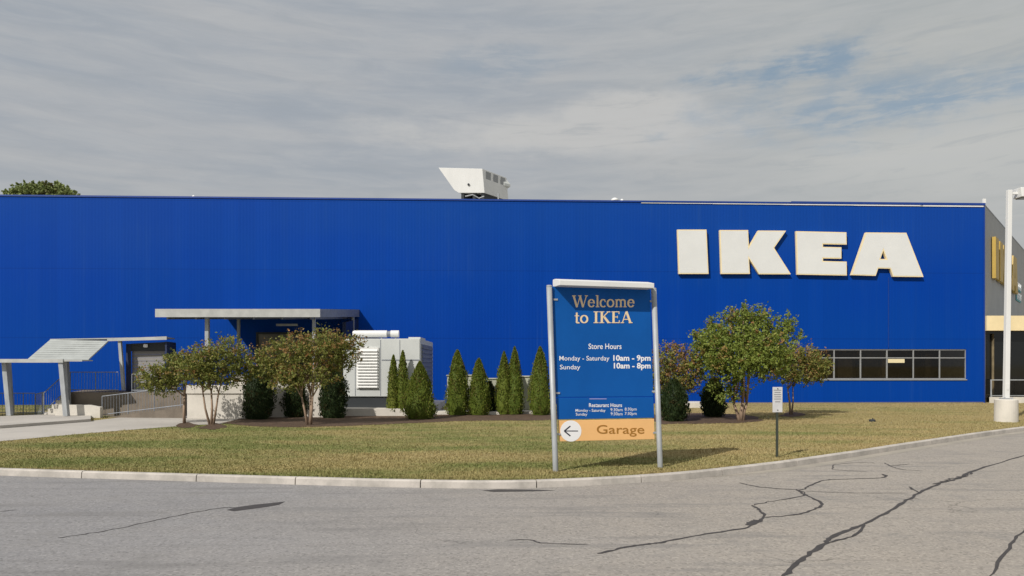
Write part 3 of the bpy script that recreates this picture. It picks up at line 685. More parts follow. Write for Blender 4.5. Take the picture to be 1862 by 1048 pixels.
# ------------------------------------------------------------------ wide dock canopy
cy = 35.7; cxr = (582-CX)/FPX*cy; cxl = (282-CX)/FPX*cy; zf = EYE+(HY-562)/FPX*cy; zb = 5.95; yb = 45.0
og = Vector(((cxl+cxr)/2, cy, 0)); cn = empty('dock_canopy', og, 'wide flat grey green canopy over the loading dock doors', 'canopy')
def L_(x, y, z): return (x-og.x, y-og.y, z)
th = 0.40
mb = MB(); mb.hexa([L_(cxl+.05, cy+.07, zf-th+.06), L_(cxr-.05, cy+.07, zf-th+.06), L_(cxr-.05, yb, zb-th), L_(cxl+.05, yb, zb-th)], [L_(cxl+.05, cy+.07, zf-.03), L_(cxr-.05, cy+.07, zf-.03), L_(cxr-.05, yb, zb-.03), L_(cxl+.05, yb, zb-.03)])
mb.build('roof', 'grey_steel', cn)
mb = MB(); mb.box(cxl-og.x, cxr-og.x, 0, .06, zf-th, zf); mb.build('fascia', 'canopy_metal', cn)
for sx, m_ in ((cxr-.045, 'grey_steel'), (cxl, 'canopy_metal')):  # right side gets the darker metal, its shade put into the colour
    mb = MB(); mb.hexa([L_(sx, cy+.062, zf-th), L_(sx+.045, cy+.062, zf-th), L_(sx+.045, yb, zb-th-.05), L_(sx, yb, zb-th-.05)], [L_(sx, cy+.062, zf), L_(sx+.045, cy+.062, zf), L_(sx+.045, yb, zb), L_(sx, yb, zb)])
    mb.build('side_fascia', m_, cn)
for px, y_, wd in ((377, 36.4, .09), (434, 40.5, .07), (571, 36.4, .07), (642, 43.5, .07)):
    X = (px-CX)/FPX*y_; zz = zf-th+.05+(y_-cy)/(yb-cy)*(zb-zf)-.02
    mb = MB(); mb.box(X-og.x-wd, X-og.x+wd, y_-cy-wd, y_-cy+wd, LZ, zz); mb.build('post', 'galvanised', cn)
mb = MB()
for k in range(6):
    X = cxl+.5+k*(cxr-cxl-1.0)/5; mb.hexa([L_(X-.04, cy+.2, zf-th-.10), L_(X+.04, cy+.2, zf-th-.10), L_(X+.04, yb, zb-th-.17), L_(X-.04, yb, zb-th-.17)], [L_(X-.04, cy+.2, zf-th+.055), L_(X+.04, cy+.2, zf-th+.055), L_(X+.04, yb, zb-th-.005), L_(X-.04, yb, zb-th-.005)])
mb.build('rafter', 'grey_steel', cn)
a = Wp(502, 589, 41.0); c_ = Wp(541, 593, 41.0); mb = MB(); mb.box(a.x-og.x, c_.x-og.x, 41-cy, 41.1-cy, c_.z, a.z); 
mb.build('strip_light', 'galvanised', cn)
# return wall at the dock, the shade under the canopy put into its dark blue
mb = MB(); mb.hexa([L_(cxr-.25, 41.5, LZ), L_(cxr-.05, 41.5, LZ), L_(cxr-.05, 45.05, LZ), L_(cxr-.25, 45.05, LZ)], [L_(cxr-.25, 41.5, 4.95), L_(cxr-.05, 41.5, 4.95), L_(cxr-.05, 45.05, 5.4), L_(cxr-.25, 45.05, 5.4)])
mb.build('return_wall', 'dark_blue', cn)

# ------------------------------------------------------------------ covered stair and walkway on the left
og = G(120, 765); sh = empty('covered_walkway', og, 'low metal roofed walkway shelter with a sloping middle section and grey posts', 'shelter')
def S_(p, dz=0): return Vector((p.x-og.x, p.y-og.y, p.z+dz))
def slab(mb, pts, t): return mb.prism([S_(p, -t) for p in pts], (0, 0, t))
Yf = 32.4
low = [Wp(-160, 660, Yf), Wp(150, 657, Yf), Wp(150, 657, Yf+.8), Wp(-160, 660, Yf+1.9)]
for p in low: p.z = 2.62
low[2].x = low[1].x; low[3].x = low[0].x
mb = MB(); slab(mb, low, 0.05); mb.build('lower_roof', 'canopy_deck', sh)
mb = MB(); mb.box(low[0].x-og.x, Wp(116, 0, Yf).x-og.x, Yf-.07-og.y, Yf-.005-og.y, 2.50, 2.66); mb.box(Wp(116, 0, Yf).x-og.x+.003, low[1].x-og.x, Yf-.03-og.y, Yf-.005-og.y, 2.55, 2.63); mb.build('gutter_fascia', 'canopy_metal', sh)
Ya, Yb_ = 33.2, 34.9
sl_ = [Wp(50, 656, Ya), Wp(161, 659, Ya), Wp(197, 625, Yb_), Wp(91, 622, Yb_)]
sl_[0].z = 2.66; sl_[1].z = 2.66; sl_[2].z = 3.55; sl_[3].z = 3.60
mb = MB(); slab(mb, sl_, 0.06)
for k in range(1, 9):   # standing seams
    t = k/9; a, c_ = sl_[0].lerp(sl_[3], t), sl_[1].lerp(sl_[2], t)
    mb.prism([S_(a, .002), S_(c_, .002), S_(c_+Vector((.02, .04, .02))), S_(a+Vector((.02, .04, .02)))], (0, 0, .012))
mb.build('sloping_roof', 'canopy_deck', sh)
up = [Wp(91, 622, Yb_), Wp(304, 616, Yb_+.01), Wp(318, 616, Yb_+1.9), Wp(110, 622, Yb_+1.9)]
for p in up: p.z = 3.64
up[1].z = up[2].z = 3.74
mb = MB(); slab(mb, up, 0.05); mb.build('upper_roof', 'canopy_deck', sh)
a, c_ = Wp(196, 0, Yb_), Wp(304, 0, Yb_)
mb = MB(); mb.hexa([(a.x-og.x, Yb_-.06-og.y, 3.53), (c_.x-og.x, Yb_-.06-og.y, 3.60), (c_.x-og.x, Yb_-.01-og.y, 3.60), (a.x-og.x, Yb_-.01-og.y, 3.53)], [(a.x-og.x, Yb_-.06-og.y, 3.66), (c_.x-og.x, Yb_-.06-og.y, 3.76), (c_.x-og.x, Yb_-.01-og.y, 3.76), (a.x-og.x, Yb_-.01-og.y, 3.66)])
mb.build('upper_fascia', 'canopy_metal', sh)
def post(pb, pt, wd, m_='galvanised'):
    mb = MB(); mb.hexa([pb+Vector((-wd, -wd, 0)), pb+Vector((wd, -wd, 0)), pb+Vector((wd, wd, 0)), pb+Vector((-wd, wd, 0))], [pt+Vector((-wd, -wd, 0)), pt+Vector((wd, -wd, 0)), pt+Vector((wd, wd, 0)), pt+Vector((-wd, wd, 0))]); mb.build('post', m_, sh)
for (bx, by, tx, Y_, zt_) in ((18, 760, 9, 32.8, 2.56), (121, 765, 112, 32.5, 2.56), (124, 735, 120, 34.2, 2.56), (-90, 758, -98, 32.9, 2.56), (20, 752, 14, 34.2, 2.56)):
    pb = Wp(bx, by, Y_); pb.z = LZ; pt_ = Wp(tx, 664, Y_); pt_.z = zt_; post(pb-Vector((og.x, og.y, 0)), pt_-Vector((og.x, og.y, 0)), 0.10)
for (bx, tx, Y_) in ((225, 218, 35.0),):
    pb = Wp(bx, 705, Y_); pb.z = 1.2; pt_ = Wp(tx, 630, Y_); pt_.z = 3.58; post(pb-Vector((og.x, og.y, 0)), pt_-Vector((og.x, og.y, 0)), 0.07)
# vestibule
ve = empty('stair_vestibule', G(270, 757), 'small dark vestibule with a grey shutter under the walkway roof', 'vestibule'); vo = ve.location.copy()
def V_(px, Y_, z_): q = Wp(px, 0, Y_); return Vector((q.x-vo.x, q.y-vo.y, z_-vo.z))
Y0, Y1 = 35.05, 36.75
mb = MB(); mb.hexa([V_(229, Y0+.3, 1.25), V_(240, Y0+.3, 1.25), V_(240, Y1, 1.25), V_(229, Y1, 1.25)], [V_(229, Y0+.3, 3.55), V_(238, Y0+.3, 3.55), V_(238, Y1, 3.55), V_(229, Y1, 3.55)]); mb.build('side_wall', 'dark_blue', ve)
mb = MB(); mb.hexa([V_(302, Y0, 1.25), V_(305, Y0, 1.25), V_(322, Y1, 1.25), V_(319, Y1, 1.25)], [V_(300, Y0, 3.65), V_(303, Y0, 3.65), V_(320, Y1, 3.65), V_(317, Y1, 3.65)]); mb.build('side_wall', 'dark_blue', ve)
mb = MB(); mb.hexa([V_(238, Y0+.32, 3.22), V_(300, Y0+.32, 3.22), V_(303, Y1, 3.22), V_(238, Y1, 3.22)], [V_(238, Y0+.32, 3.56), V_(300, Y0+.32, 3.64), V_(303, Y1, 3.64), V_(238, Y1, 3.56)]); mb.build('header', 'dark_metal', ve)
mb = MB(); n = 12
for k in range(n):
    z0 = 1.28+1.93*k/n; z1 = 1.28+1.93*(k+1)/n-.006; dd = .02*(k % 2)
    mb.hexa([V_(240, Y0+.5-dd, z0), V_(300, Y0+.5-dd, z0), V_(300, Y0+.6, z0), V_(240, Y0+.6, z0)], [V_(240, Y0+.5-dd, z1), V_(300, Y0+.5-dd, z1), V_(300, Y0+.6, z1), V_(240, Y0+.6, z1)])
mb.build('shutter', 'door_grey', ve)
a = Wp(264, 629, Y0+.2)-vo; mb = MB(); mb.box(a.x-.10, a.x+.10, a.y, a.y+.1, a.z-.08, a.z+.08, .02); mb.build('bulkhead_light', 'sign_white', ve)
# platform, stair flight, ramp and railings
pf = empty('ramp_platform', G(230, 757), 'brown concrete landing with railings below the walkway shelter', 'ramp'); po = pf.location.copy()
def Q_(px, Y_, z_): q = Wp(px, 0, Y_); return Vector((q.x-po.x, q.y-po.y, z_-po.z))
mb = MB(); mb.hexa([Q_(125, 34.6, LZ-.02), Q_(336, 33.9, LZ-.02), Q_(345, 37.4, LZ-.02), Q_(150, 37.4, LZ-.02)], [Q_(125, 34.6, 1.24), Q_(336, 33.9, 1.24), Q_(345, 37.4, 1.24), Q_(150, 37.4, 1.24)])
mb.build('landing', 'brown_concrete', pf, bevel=.01)
mb = MB()
for k in range(6):
    z0 = .13+k*.185; mb.hexa([Q_(80+k*7, 33.6+k*.17, LZ-.02), Q_(126, 33.6+k*.17, LZ-.02), Q_(126, 34.58, LZ-.02), Q_(80+k*7, 34.58, LZ-.02)], [Q_(80+k*7, 33.6+k*.17, z0+.185), Q_(126, 33.6+k*.17, z0+.185), Q_(126, 34.58, z0+.185), Q_(80+k*7, 34.58, z0+.185)])
mb.build('stair_flight', 'white_concrete', pf)
mb = MB(); mb.prism([Q_(98, 33.0, LZ), Q_(182, 33.0, LZ), Q_(182, 33.0, .62), Q_(160, 33.0, .72), Q_(108, 33.0, .72)], (0, .25, 0)); mb.build('cheek_wall', 'white_concrete', pf, bevel=.01)
mb = MB(); mb.prism([Q_(186, 33.3, LZ), Q_(334, 32.9, LZ), Q_(334, 32.9, .62)], (0, .2, 0)); mb.build('ramp_kerb', 'brown_concrete', pf)
def rail(pts, post_step, h0, pick=0.14, name='railing'):
    mb = MB(); 
    for hh in (h0, h0*.12): mb.tube([p+Vector((0, 0, hh)) for p in pts], .022, 6)
    for a, c_ in zip(pts, pts[1:]):
        Ln = (c_-a).length; n = max(1, int(Ln/pick))
        for k in range(n+1):
            q = a.lerp(c_, k/n); big = k % max(1, int(post_step/pick)) == 0
            mb.tube([q, q+Vector((0, 0, h0))], .024 if big else .008, 5)
    return mb.build(name, 'grey_steel', pf)
rail([Q_(128, 34.65, 1.24), Q_(215, 34.4, 1.24)], 1.4, .95)
rail([Q_(240, 34.2, 1.24), Q_(334, 33.95, 1.24)], 1.4, .85)
rail([Q_(186, 33.3, .15), Q_(334, 32.9, .62)], 1.4, .95)
rail([Q_(80, 33.5, .3), Q_(122, 34.6, 1.24)], 1.2, .95)
rail([Q_(-120, 34.9, LZ), Q_(64, 34.9, LZ)], 1.5, 1.05)
rail([Q_(64, 34.9, LZ), Q_(80, 33.7, .28)], 1.5, 1.0)

# pale retaining wall behind the left trees
og = G(390, 762); rw = empty('retaining_wall', og, 'pale concrete dock wall behind the bronze leaved trees', 'wall')
def rbox(mb, x0, x1, Y_, dp, z0, z1):
    a, c_ = Wp(x0, 0, Y_), Wp(x1, 0, Y_); mb.box(a.x-og.x, c_.x-og.x, Y_-og.y, Y_+dp-og.y, z0-og.z, z1-og.z)
mb = MB(); rbox(mb, 340, 447, 32.6, .35, LZ, 1.25); rbox(mb, 447.2, 622, 33.4, .35, LZ, 1.75); mb.build('wall_panel', 'white_concrete', rw, bevel=.012)
mb = MB(); rbox(mb, 338, 447, 32.54, .47, 1.252, 1.62); mb.build('coping', 'white_concrete', rw, bevel=.012)
mb = MB(); rbox(mb, 420, 447, 32.62, .3, 1.622, 2.1); mb.build('end_block', 'white_concrete', rw, bevel=.012)
mb = MB(); rbox(mb, 424, 434, 32.58, .03, 1.82, 1.94); mb.build('vent_slot', 'dark_metal', rw)

# ------------------------------------------------------------------ generator
def pad(x0, x1, py, dp, label, m_='white_concrete', h=.14):
    a, c_ = G(x0, py), G(x1, py); mb = MB(); mb.box(0, c_.x-a.x, 0, dp, -.02, h, .015)
    o = mb.build('concrete_pad', m_); o.location = a; return tag(o, label, 'concrete pad')
pad(560, 780, 757, 8.5, 'long pale concrete pad under the big grey generator', h=.35)
Yg = 35.0; gx0, gx1 = Wp(624, 0, Yg).x, Wp(764, 0, Yg).x; og = Vector((gx0, Yg, LZ+.35)); gn = empty('generator', og, 'large pale grey standby generator with side louvres and a white silencer on top', 'generator')
zb0 = EYE-(722-HY)/FPX*Yg-og.z; zt0 = EYE-(616-HY)/FPX*Yg-og.z; Wd = gx1-gx0; Dp = 5.6
mb = MB(); mb.box(0.05, Wd-.08, .08, Dp-.1, .002, zb0-.003); mb.build('base_tank', 'dark_metal', gn)
mb = MB(); mb.box(0, Wd, 0, Dp, zb0, zt0, .03); mb.build('housing', 'unit_metal', gn)
mb = MB()
def gpx(px): return Wp(px, 0, Yg).x-gx0
def gpz(py): return EYE-(py-HY)/FPX*Yg-og.z
mb.box(gpx(648), gpx(689), -.05, -.002, gpz(707), gpz(632)); lv = mb.build('louvre', 'louvre_metal', gn)
mb = MB(); n = 13
for k in range(n):
    z0 = gpz(705)+(gpz(634)-gpz(705))*k/n; st_ = (gpz(634)-gpz(705))/n
    mb.hexa([(gpx(650), -.13, z0), (gpx(687), -.13, z0), (gpx(687), -.055, z0+st_*.75), (gpx(650), -.055, z0+st_*.75)], [(gpx(650), -.13, z0+.012), (gpx(687), -.13, z0+.012), (gpx(687), -.055, z0+st_*.75+.012), (gpx(650), -.055, z0+st_*.75+.012)])
mb.build('louvre_blade', 'louvre_metal', lv)
mb = MB()
for px in (646, 692, 727): mb.box(gpx(px)-.012, gpx(px)+.012, -.012, -.001, zb0+.06, zt0-.06)
mb.box(gpx(694), gpx(762), -.012, -.001, gpz(656), gpz(654)); mb.build('panel_seam', 'grey_steel', gn)
mb = MB(); mb.box(Wd+.002, Wd+.03, .5, Dp-.5, zb0+.3, zt0-.25)
for k in range(10): z0 = zb0+.35+k*.22; mb.box(Wd+.032, Wd+.07, .6, Dp-.6, z0, z0+.1)
mb.build('side_vent', 'grey_steel', gn)
mb = MB(); r = .17; zc_ = gpz(606.5)
mb.tube([(gpx(637), .6, zc_), (gpx(640), .6, zc_), (gpx(700), .6, zc_)], [r*.8, r, r], 20); mb.tube([(gpx(707), .6, zc_), (gpx(722), .6, zc_)], r, 20); mb.build('silencer', 'white_metal', gn, False)
mb = MB(); mb.tube([(gpx(700), .6, zc_), (gpx(707), .6, zc_)], r*.86, 20); mb.build('silencer_band', 'grey_steel', gn)
for px in (650, 690, 716): mb = MB(); mb.box(gpx(px)-.03, gpx(px)+.03, .55, .65, zt0+.002, zc_-r+.02); mb.build('silencer_bracket', 'grey_steel', gn)
mb = MB(); mb.box(gpx(733), gpx(760), -.022, -.013, gpz(716), gpz(660), .006); gd = mb.build('door', 'unit_metal', gn)
mb = MB(); mb.box(gpx(735), gpx(737), -.06, -.024, gpz(692), gpz(684)); mb.build('handle', 'dark_metal', gd)
mb = MB(); mb.box(gpx(740), Wd-.05, .5, 2.5, zt0+.002, zt0+.09); mb.build('roof_hatch', 'unit_metal', gn)

# utility cabinets
def cabinet(x0, x1, yt, yb, dp, label, lamp=False):
    a = G(x0, yb); c_ = G(x1, yb); a.z = LZ+.14; wz = EYE-(yt-HY)/FPX*a.y-a.z; Wd = c_.x-a.x
    e = empty('utility_cabinet', a, label, 'utility cabinet', 'utility cabinets between the arborvitae')
    mb = MB(); mb.box(0, Wd, 0, dp, .0, wz-.06, .02); mb.build('housing', 'cabinet_green', e)
    mb = MB(); mb.box(-.04, Wd+.04, -.05, dp+.04, wz-.058, wz, .012); mb.build('lid', 'cabinet_green', e)
    dr = MB(); dr.box(.05, Wd/2-.006, -.02, -.002, .06, wz-.12); dr.box(Wd/2+.006, Wd-.05, -.02, -.002, .06, wz-.12); dr = dr.build('door', 'cabinet_green', e)
    mb = MB(); mb.box(Wd/2+.04, Wd/2+.10, -.06, -.022, wz*.45, wz*.62); mb.build('handle', 'dark_metal' if not lamp else 'sign_white', dr)
    return e
cabinet(813, 862, 682, 752, 1.2, 'pale green utility cabinet behind the slender arborvitae right of the generator')
cabinet(886, 906, 688, 752, .8, 'narrow utility cabinet in the shade left of the twin tipped arborvitae')
cabinet(944, 990, 684, 751, 1.2, 'beige green utility cabinet just left of the welcome sign', True)
pad(788, 868, 754.5, 2.0, 'pale concrete pad between the generator and the slender arborvitae')
pad(884, 910, 754.5, 1.6, 'small pale concrete pad left of the twin tipped arborvitae')
pad(940, 1000, 753.5, 2.0, 'pale concrete pad under the cabinet beside the welcome sign')
pad(1238, 1285, 742, 1.5, 'pale concrete slab between the two dark shrubs right of the sign', h=.3)

# ------------------------------------------------------------------ plants
def leaves(cent, dirs, size, asp=0.5):
    """diamond leaves; cent (n,3), dirs (n,3) long axis."""
    n = len(cent); dirs = dirs/np.linalg.norm(dirs, axis=1, keepdims=True)
    r = rng.normal(size=(n, 3)); sidev = np.cross(dirs, r); sidev /= np.linalg.norm(sidev, axis=1, keepdims=True)+1e-9
    sz = (size*(0.6+0.8*rng.random(n)))[:, None]
    V = np.stack([cent-dirs*sz*.5, cent+sidev*sz*asp*.5, cent+dirs*sz*.5, cent-sidev*sz*asp*.5], 1)
    return V.reshape(-1, 3), np.arange(n*4).reshape(-1, 4)
def tree(px, py, blobs, nclump, leafn, lsize, m_leaf, label, stems, red=0.25, group='ornamental trees on the lawn', name='crape_myrtle', bark='bark', Y_=None, spray=1.0):
    base = G(px, py) if Y_ is None else Vector((Wp(px, 0, Y_).x, Y_, LZ)); e = empty(name, base, label, 'tree', group); Y_ = base.y
    cen, rad = [], []
    for (bx, by, rx, ry) in blobs:
        q = Wp(bx, by, Y_); sx = rx*Y_/FPX; sz = ry*Y_/FPX; cen.append([q.x-base.x, rng.uniform(-.35, .35)*sx, q.z-base.z]); rad.append([sx, (sx*.9+sz*.3)*.85, sz])
    cen, rad = np.array(cen), np.array(rad)*1.06; nclump = int(nclump*1.25); vol = rad.prod(1)**(2/3); vol /= vol.sum()
    which = rng.choice(len(cen), nclump, p=vol); dv = rng.normal(size=(nclump, 3)); dv /= np.linalg.norm(dv, axis=1, keepdims=True)
    rr = (rng.random(nclump)**.42)[:, None]; cc = cen[which]+dv*rr*rad[which]
    cr = (0.08+.14*rng.random(nclump))*min(1.0, rad.mean())
    idx = np.repeat(np.arange(nclump), leafn); n = len(idx); ax = dv*.8+np.array([0, 0, .5]); ax += rng.normal(size=ax.shape)*.35; ax /= np.linalg.norm(ax, axis=1, keepdims=True)
    tt = (rng.random(n)-.4)[:, None]*2.4*spray; P = cc[idx]+ax[idx]*tt*cr[idx][:, None]+rng.normal(size=(n, 3))*(cr[idx][:, None]*.45)
    ld = ax[idx]*.6+rng.normal(size=(n, 3))*.7+np.array([0, 0, -.15])
    V, Q = leaves(P, ld, lsize*1.25, .6)
    # bronze seed heads sit on some outer, upper shoots
    tip = ((rng.random(nclump) < red*(0.4+1.1*(cc[:, 2]-cen[:, 2].min())/(np.ptp(cen[:, 2])+.6))) & (rr[:, 0] > .62)).astype(float)*(.45+.5*rng.random(nclump))
    tn = np.clip(tip[idx]+.12*rng.random(n)*red*3, 0, 1)
    from_arrays('crown', V, Q, m_leaf, e, np.repeat(tn, 4))
    mb = MB()
    top = cen[:, 2].mean()
    zlow = (cen[:, 2]-rad[:, 2]).min()
    for (dx, r0) in stems:
        b0 = Vector((dx*.25, random.uniform(-.05, .05), 0)); k = Vector((dx, random.uniform(-.15, .15), zlow*random.uniform(.8, 1.0)))
        near = sorted(range(len(cen)), key=lambda i: abs(cen[i][0]-dx*2.2)+random.random()*.5)[:3]
        mb.tube([b0-Vector((0, 0, .05)), b0.lerp(k, .5)+Vector((random.uniform(-.05, .05), 0, 0)), k], [r0*1.2, r0*.9, r0*.7], 7)
        for i in near:
            c_ = Vector(cen[i]); mid = k.lerp(c_, .5)+Vector((random.uniform(-.12, .12), random.uniform(-.12, .12), .05))
            mb.tube([k, mid, c_+Vector((0, 0, rad[i][2]*.2))], [r0*.62, r0*.42, r0*.15], 6)
            for _ in range(3):
                dd = Vector(rng.normal(size=3)); dd.z = abs(dd.z)*.7; dd.normalize(); dd = Vector((dd.x*rad[i][0], dd.y*rad[i][1], dd.z*rad[i][2]))*.8
                mb.tube([mid.lerp(c_, random.random()), c_+dd*.5, c_+dd], [r0*.28, r0*.18, r0*.06], 5)
    mb.build('trunk', bark, e, True); return e
tree(335, 770, [(318, 672, 42, 28), (285, 688, 30, 24), (345, 660, 30, 24), (305, 700, 32, 18)], 430, 13, .075, 'myrtle_autumn', 'small bronze green tree with one thin dark trunk beside the path', [(.02, .06)], .22)
tree(386, 772, [(380, 655, 40, 30), (420, 645, 38, 34), (360, 675, 34, 26), (440, 665, 30, 26), (395, 688, 50, 20)], 620, 13, .075, 'myrtle_autumn', 'bronze green tree on splayed slender stems in front of the pale dock wall', [(-.38, .045), (-.08, .05), (.22, .045)], .17)
tree(563, 773, [(545, 645, 52, 38), (500, 652, 38, 34), (590, 630, 46, 28), (625, 640, 32, 26), (480, 670, 28, 22), (560, 682, 60, 22), (520, 690, 34, 22), (610, 655, 36, 24), (640, 625, 22, 14)], 950, 13, .075, 'myrtle_autumn', 'wide bronze topped tree with pinkish stems left of the generator', [(-.30, .05), (.02, .06), (.16, .05)], .32)
tree(1348, 765, [(1350, 615, 62, 46), (1310, 635, 50, 44), (1395, 630, 48, 42), (1340, 662, 66, 36), (1350, 640, 80, 44), (1290, 660, 36, 32), (1400, 662, 44, 28), (1365, 582, 34, 22), (1415, 600, 24, 20), (1285, 625, 24, 18), (1322, 705, 34, 26), (1300, 592, 12, 16), (1350, 566, 11, 14), (1383, 574, 10, 18), (1432, 588, 11, 18), (1268, 612, 12, 12), (1452, 612, 10, 8), (1330, 572, 10, 16)], 1900, 14, .085, 'myrtle_green', 'largest green tree, full rounded crown on a short pale trunk right of the sign', [(-.28, .075), (.02, .10), (.22, .075)], .09, spray=1.25)
tree(1210, 764, [(1222, 660, 34, 36), (1250, 672, 26, 34), (1205, 690, 26, 26), (1240, 700, 34, 18)], 560, 13, .075, 'myrtle_autumn', 'reddish brown tree half hidden behind the right post of the sign', [(-.05, .05), (.1, .045)], .5)
tree(1438, 754, [(1430, 660, 36, 30), (1465, 655, 36, 26), (1485, 668, 24, 26), (1445, 685, 36, 16)], 520, 13, .085, 'myrtle_autumn', 'small bronze tree in front of the left end of the window strip', [(-.12, .05), (.14, .04)], .4)
tree(80, 0, [(75, 347, 46, 18), (48, 356, 34, 14), (108, 356, 34, 14), (80, 370, 72, 22), (75, 420, 85, 50), (75, 352, 60, 18)], 1500, 18, .40, 'far_leaf', 'tall green tree showing its rounded top above the roofline at far left', [(0, .3)], .1, group='trees beyond the store', name='broadleaf_tree', bark='bark_dark', Y_=128)

def conifer(px, pt, pb, wpx, m_leaf, label, name, group, n=5200, twin=0.0, shape='cone', dy=0.0):
    base = G(px, pb); base.y += dy; base.x *= base.y/(base.y-dy) if dy else 1; e = empty(name, base, label, 'shrub' if shape != 'cone' else 'conifer', group)
    H_ = (pb-pt)*base.y/FPX; Wd = wpx*(1.12 if shape == 'cone' else 1.0)*base.y/FPX/2
    parts = [(0, 1.0, 1.0)] if not twin else [(twin*Wd, 1.0, .66), (-twin*Wd, .93, .62)]
    Vs, Qs, T = [], [], []; k0 = 0; seed = rng.random()*10; ex, ey = (rng.uniform(1.3, 2.2), rng.uniform(.72, .95))
    for dx, hs, ws in parts:
        Hh, Ww = H_*hs, Wd*ws; m = n//len(parts); t = rng.random(m)**.8; a = rng.random(m)*2*pi
        if shape == 'cone': prof = np.clip(1-t**ex, 0, 1)**ey*(.78+.22*np.clip(t/.12, 0, 1)); 
        else: prof = np.clip(1-np.abs(t*2-.75)**3.2/2.0, .25, 1)
        lump = 1+.12*np.sin(3*a+seed+t*7)+.09*np.sin(5*a-t*13+seed)+.07*np.sin(9*a+t*24)
        rr = Ww*prof*lump*(.86+.16*rng.random(m))*np.where(rng.random(m) < .10, 1.0+.22*rng.random(m), 1.0)+.02*rng.random(m)
        P = np.stack([dx+rr*np.cos(a), rr*np.sin(a), .03+t*(Hh-.05)], 1); 
        out = np.stack([np.cos(a), np.sin(a), np.zeros(m)], 1); D = out*.35+rng.normal(size=(m, 3))*.28+np.array([0, 0, 1.0])
        V, Q = leaves(P, D, .085, .5); Vs.append(V); Qs.append(Q+k0); k0 += len(V); brown = np.clip(np.sin(a*2+seed*3)*np.sin(t*9+seed)-.45, 0, 1); T.append(np.repeat((rng.random(m) < .05+brown)*.75, 4))
        # dense inner body of the plant, same foliage
        nr, ns = 14, 12; cv = []
        for i in range(nr+1):
            tt = i/nr; pr = (max(1-tt**ex, 0)**ey*(.78+.22*min(tt/.12, 1))) if shape == 'cone' else max(.25, 1-abs(tt*2-.75)**3.2/2.0)
            for j in range(ns):
                aa = 2*pi*j/ns; lm = 1+.10*math.sin(3*aa+seed+tt*7)+.07*math.sin(5*aa-tt*13+seed)
                cv.append([dx+Ww*pr*lm*.86*cos(aa), Ww*pr*lm*.86*sin(aa), .02+tt*(Hh-.12)])
        cq = [[i*ns+j, i*ns+(j+1) % ns, (i+1)*ns+(j+1) % ns, (i+1)*ns+j] for i in range(nr) for j in range(ns)]
        Vs.append(np.array(cv)); Qs.append(np.array(cq)+k0); k0 += len(cv); T.append(np.zeros(len(cv)))
    from_arrays('foliage', np.concatenate(Vs), np.concatenate(Qs), m_leaf, e, np.concatenate(T))
    mb = MB(); mb.tube([(0, 0, -.05), (0, 0, H_*.6)], [.06, .02], 7); mb.build('trunk', 'bark_dark', e)
ga = 'conical arborvitae planted along the bed'; gy = 'dark clipped shrubs behind the trees'
conifer(724, 638, 757, 36, 'arborvitae_leaf', 'tall arborvitae standing against the generator corner, partly behind a wider one', 'arborvitae', ga, twin=.42, dy=.3)
conifer(763, 656, 761, 52, 'arborvitae_leaf', 'widest squat arborvitae in front of the generator right corner', 'arborvitae', ga, 6500, dy=-.3)
conifer(832, 636, 755, 38, 'arborvitae_leaf', 'slender arborvitae hiding the left pale green cabinet', 'arborvitae', ga)
conifer(871, 651, 755, 38, 'arborvitae_leaf', 'shorter arborvitae, second to the right of the generator', 'arborvitae', ga)
conifer(926, 630, 754, 46, 'arborvitae_leaf', 'twin tipped arborvitae between two cabinets', 'arborvitae', ga, 6500, twin=.38)
conifer(982, 630, 755, 36, 'arborvitae_leaf', 'narrow pointed arborvitae just left of the welcome sign post', 'arborvitae', ga)
conifer(470, 668, 763, 52, 'yew_leaf', 'dark clipped shrub, leftmost, at the right end of the pale dock wall', 'clipped_shrub', gy, shape='col', dy=.2)
conifer(540, 680, 760, 46, 'yew_leaf', 'dark clipped shrub behind the stems of the wide bronze tree', 'clipped_shrub', gy, shape='col', dy=.4)
conifer(606, 668, 761, 46, 'yew_leaf', 'dark clipped shrub touching the left edge of the generator', 'clipped_shrub', gy, shape='col', dy=.2)
conifer(1225, 690, 766, 48, 'yew_leaf', 'dark clipped shrub below the reddish tree right of the sign', 'clipped_shrub', gy, shape='col')
conifer(1297, 688, 758, 40, 'yew_leaf', 'dark clipped shrub left of the pale trunk of the largest tree', 'clipped_shrub', gy, shape='col')
conifer(890, 692, 752, 22, 'yew_leaf', 'small dark shrub squeezed behind the shorter arborvitae', 'clipped_shrub', gy, shape='col', n=2200, dy=-.4)

# ------------------------------------------------------------------ welcome sign
P0 = G(1010, 858); P1 = G(1200, 850); vdir = (P1-P0).normalized(); sang = math.atan2(vdir.y, vdir.x)
ws = empty('welcome_sign', P0, 'tall blue welcome board with store hours on two grey posts and an orange strip', 'sign', rz=sang)
def SS(px, py, off=0.0):
    """pixel -> local (x, z) on the sign plane moved `off` towards the viewer"""
    a = (px-CX)/FPX; nx, ny = vdir.y, -vdir.x; ox, oy = P0.x+nx*off, P0.y+ny*off
    s_ = (oy*a-ox)/(vdir.x-vdir.y*a); Y_ = oy+vdir.y*s_; return s_, EYE-(py-HY)/FPX*Y_-P0.z
def sq(name, pts, o0, o1, m_, parent=ws, bevel=0.0):
    mb = MB(); mb.prism([(SS(a, c_)[0], -o0, SS(a, c_)[1]) for a, c_ in pts], (0, -(o1-o0), 0)); return mb.build(name, m_, parent, bevel=bevel)
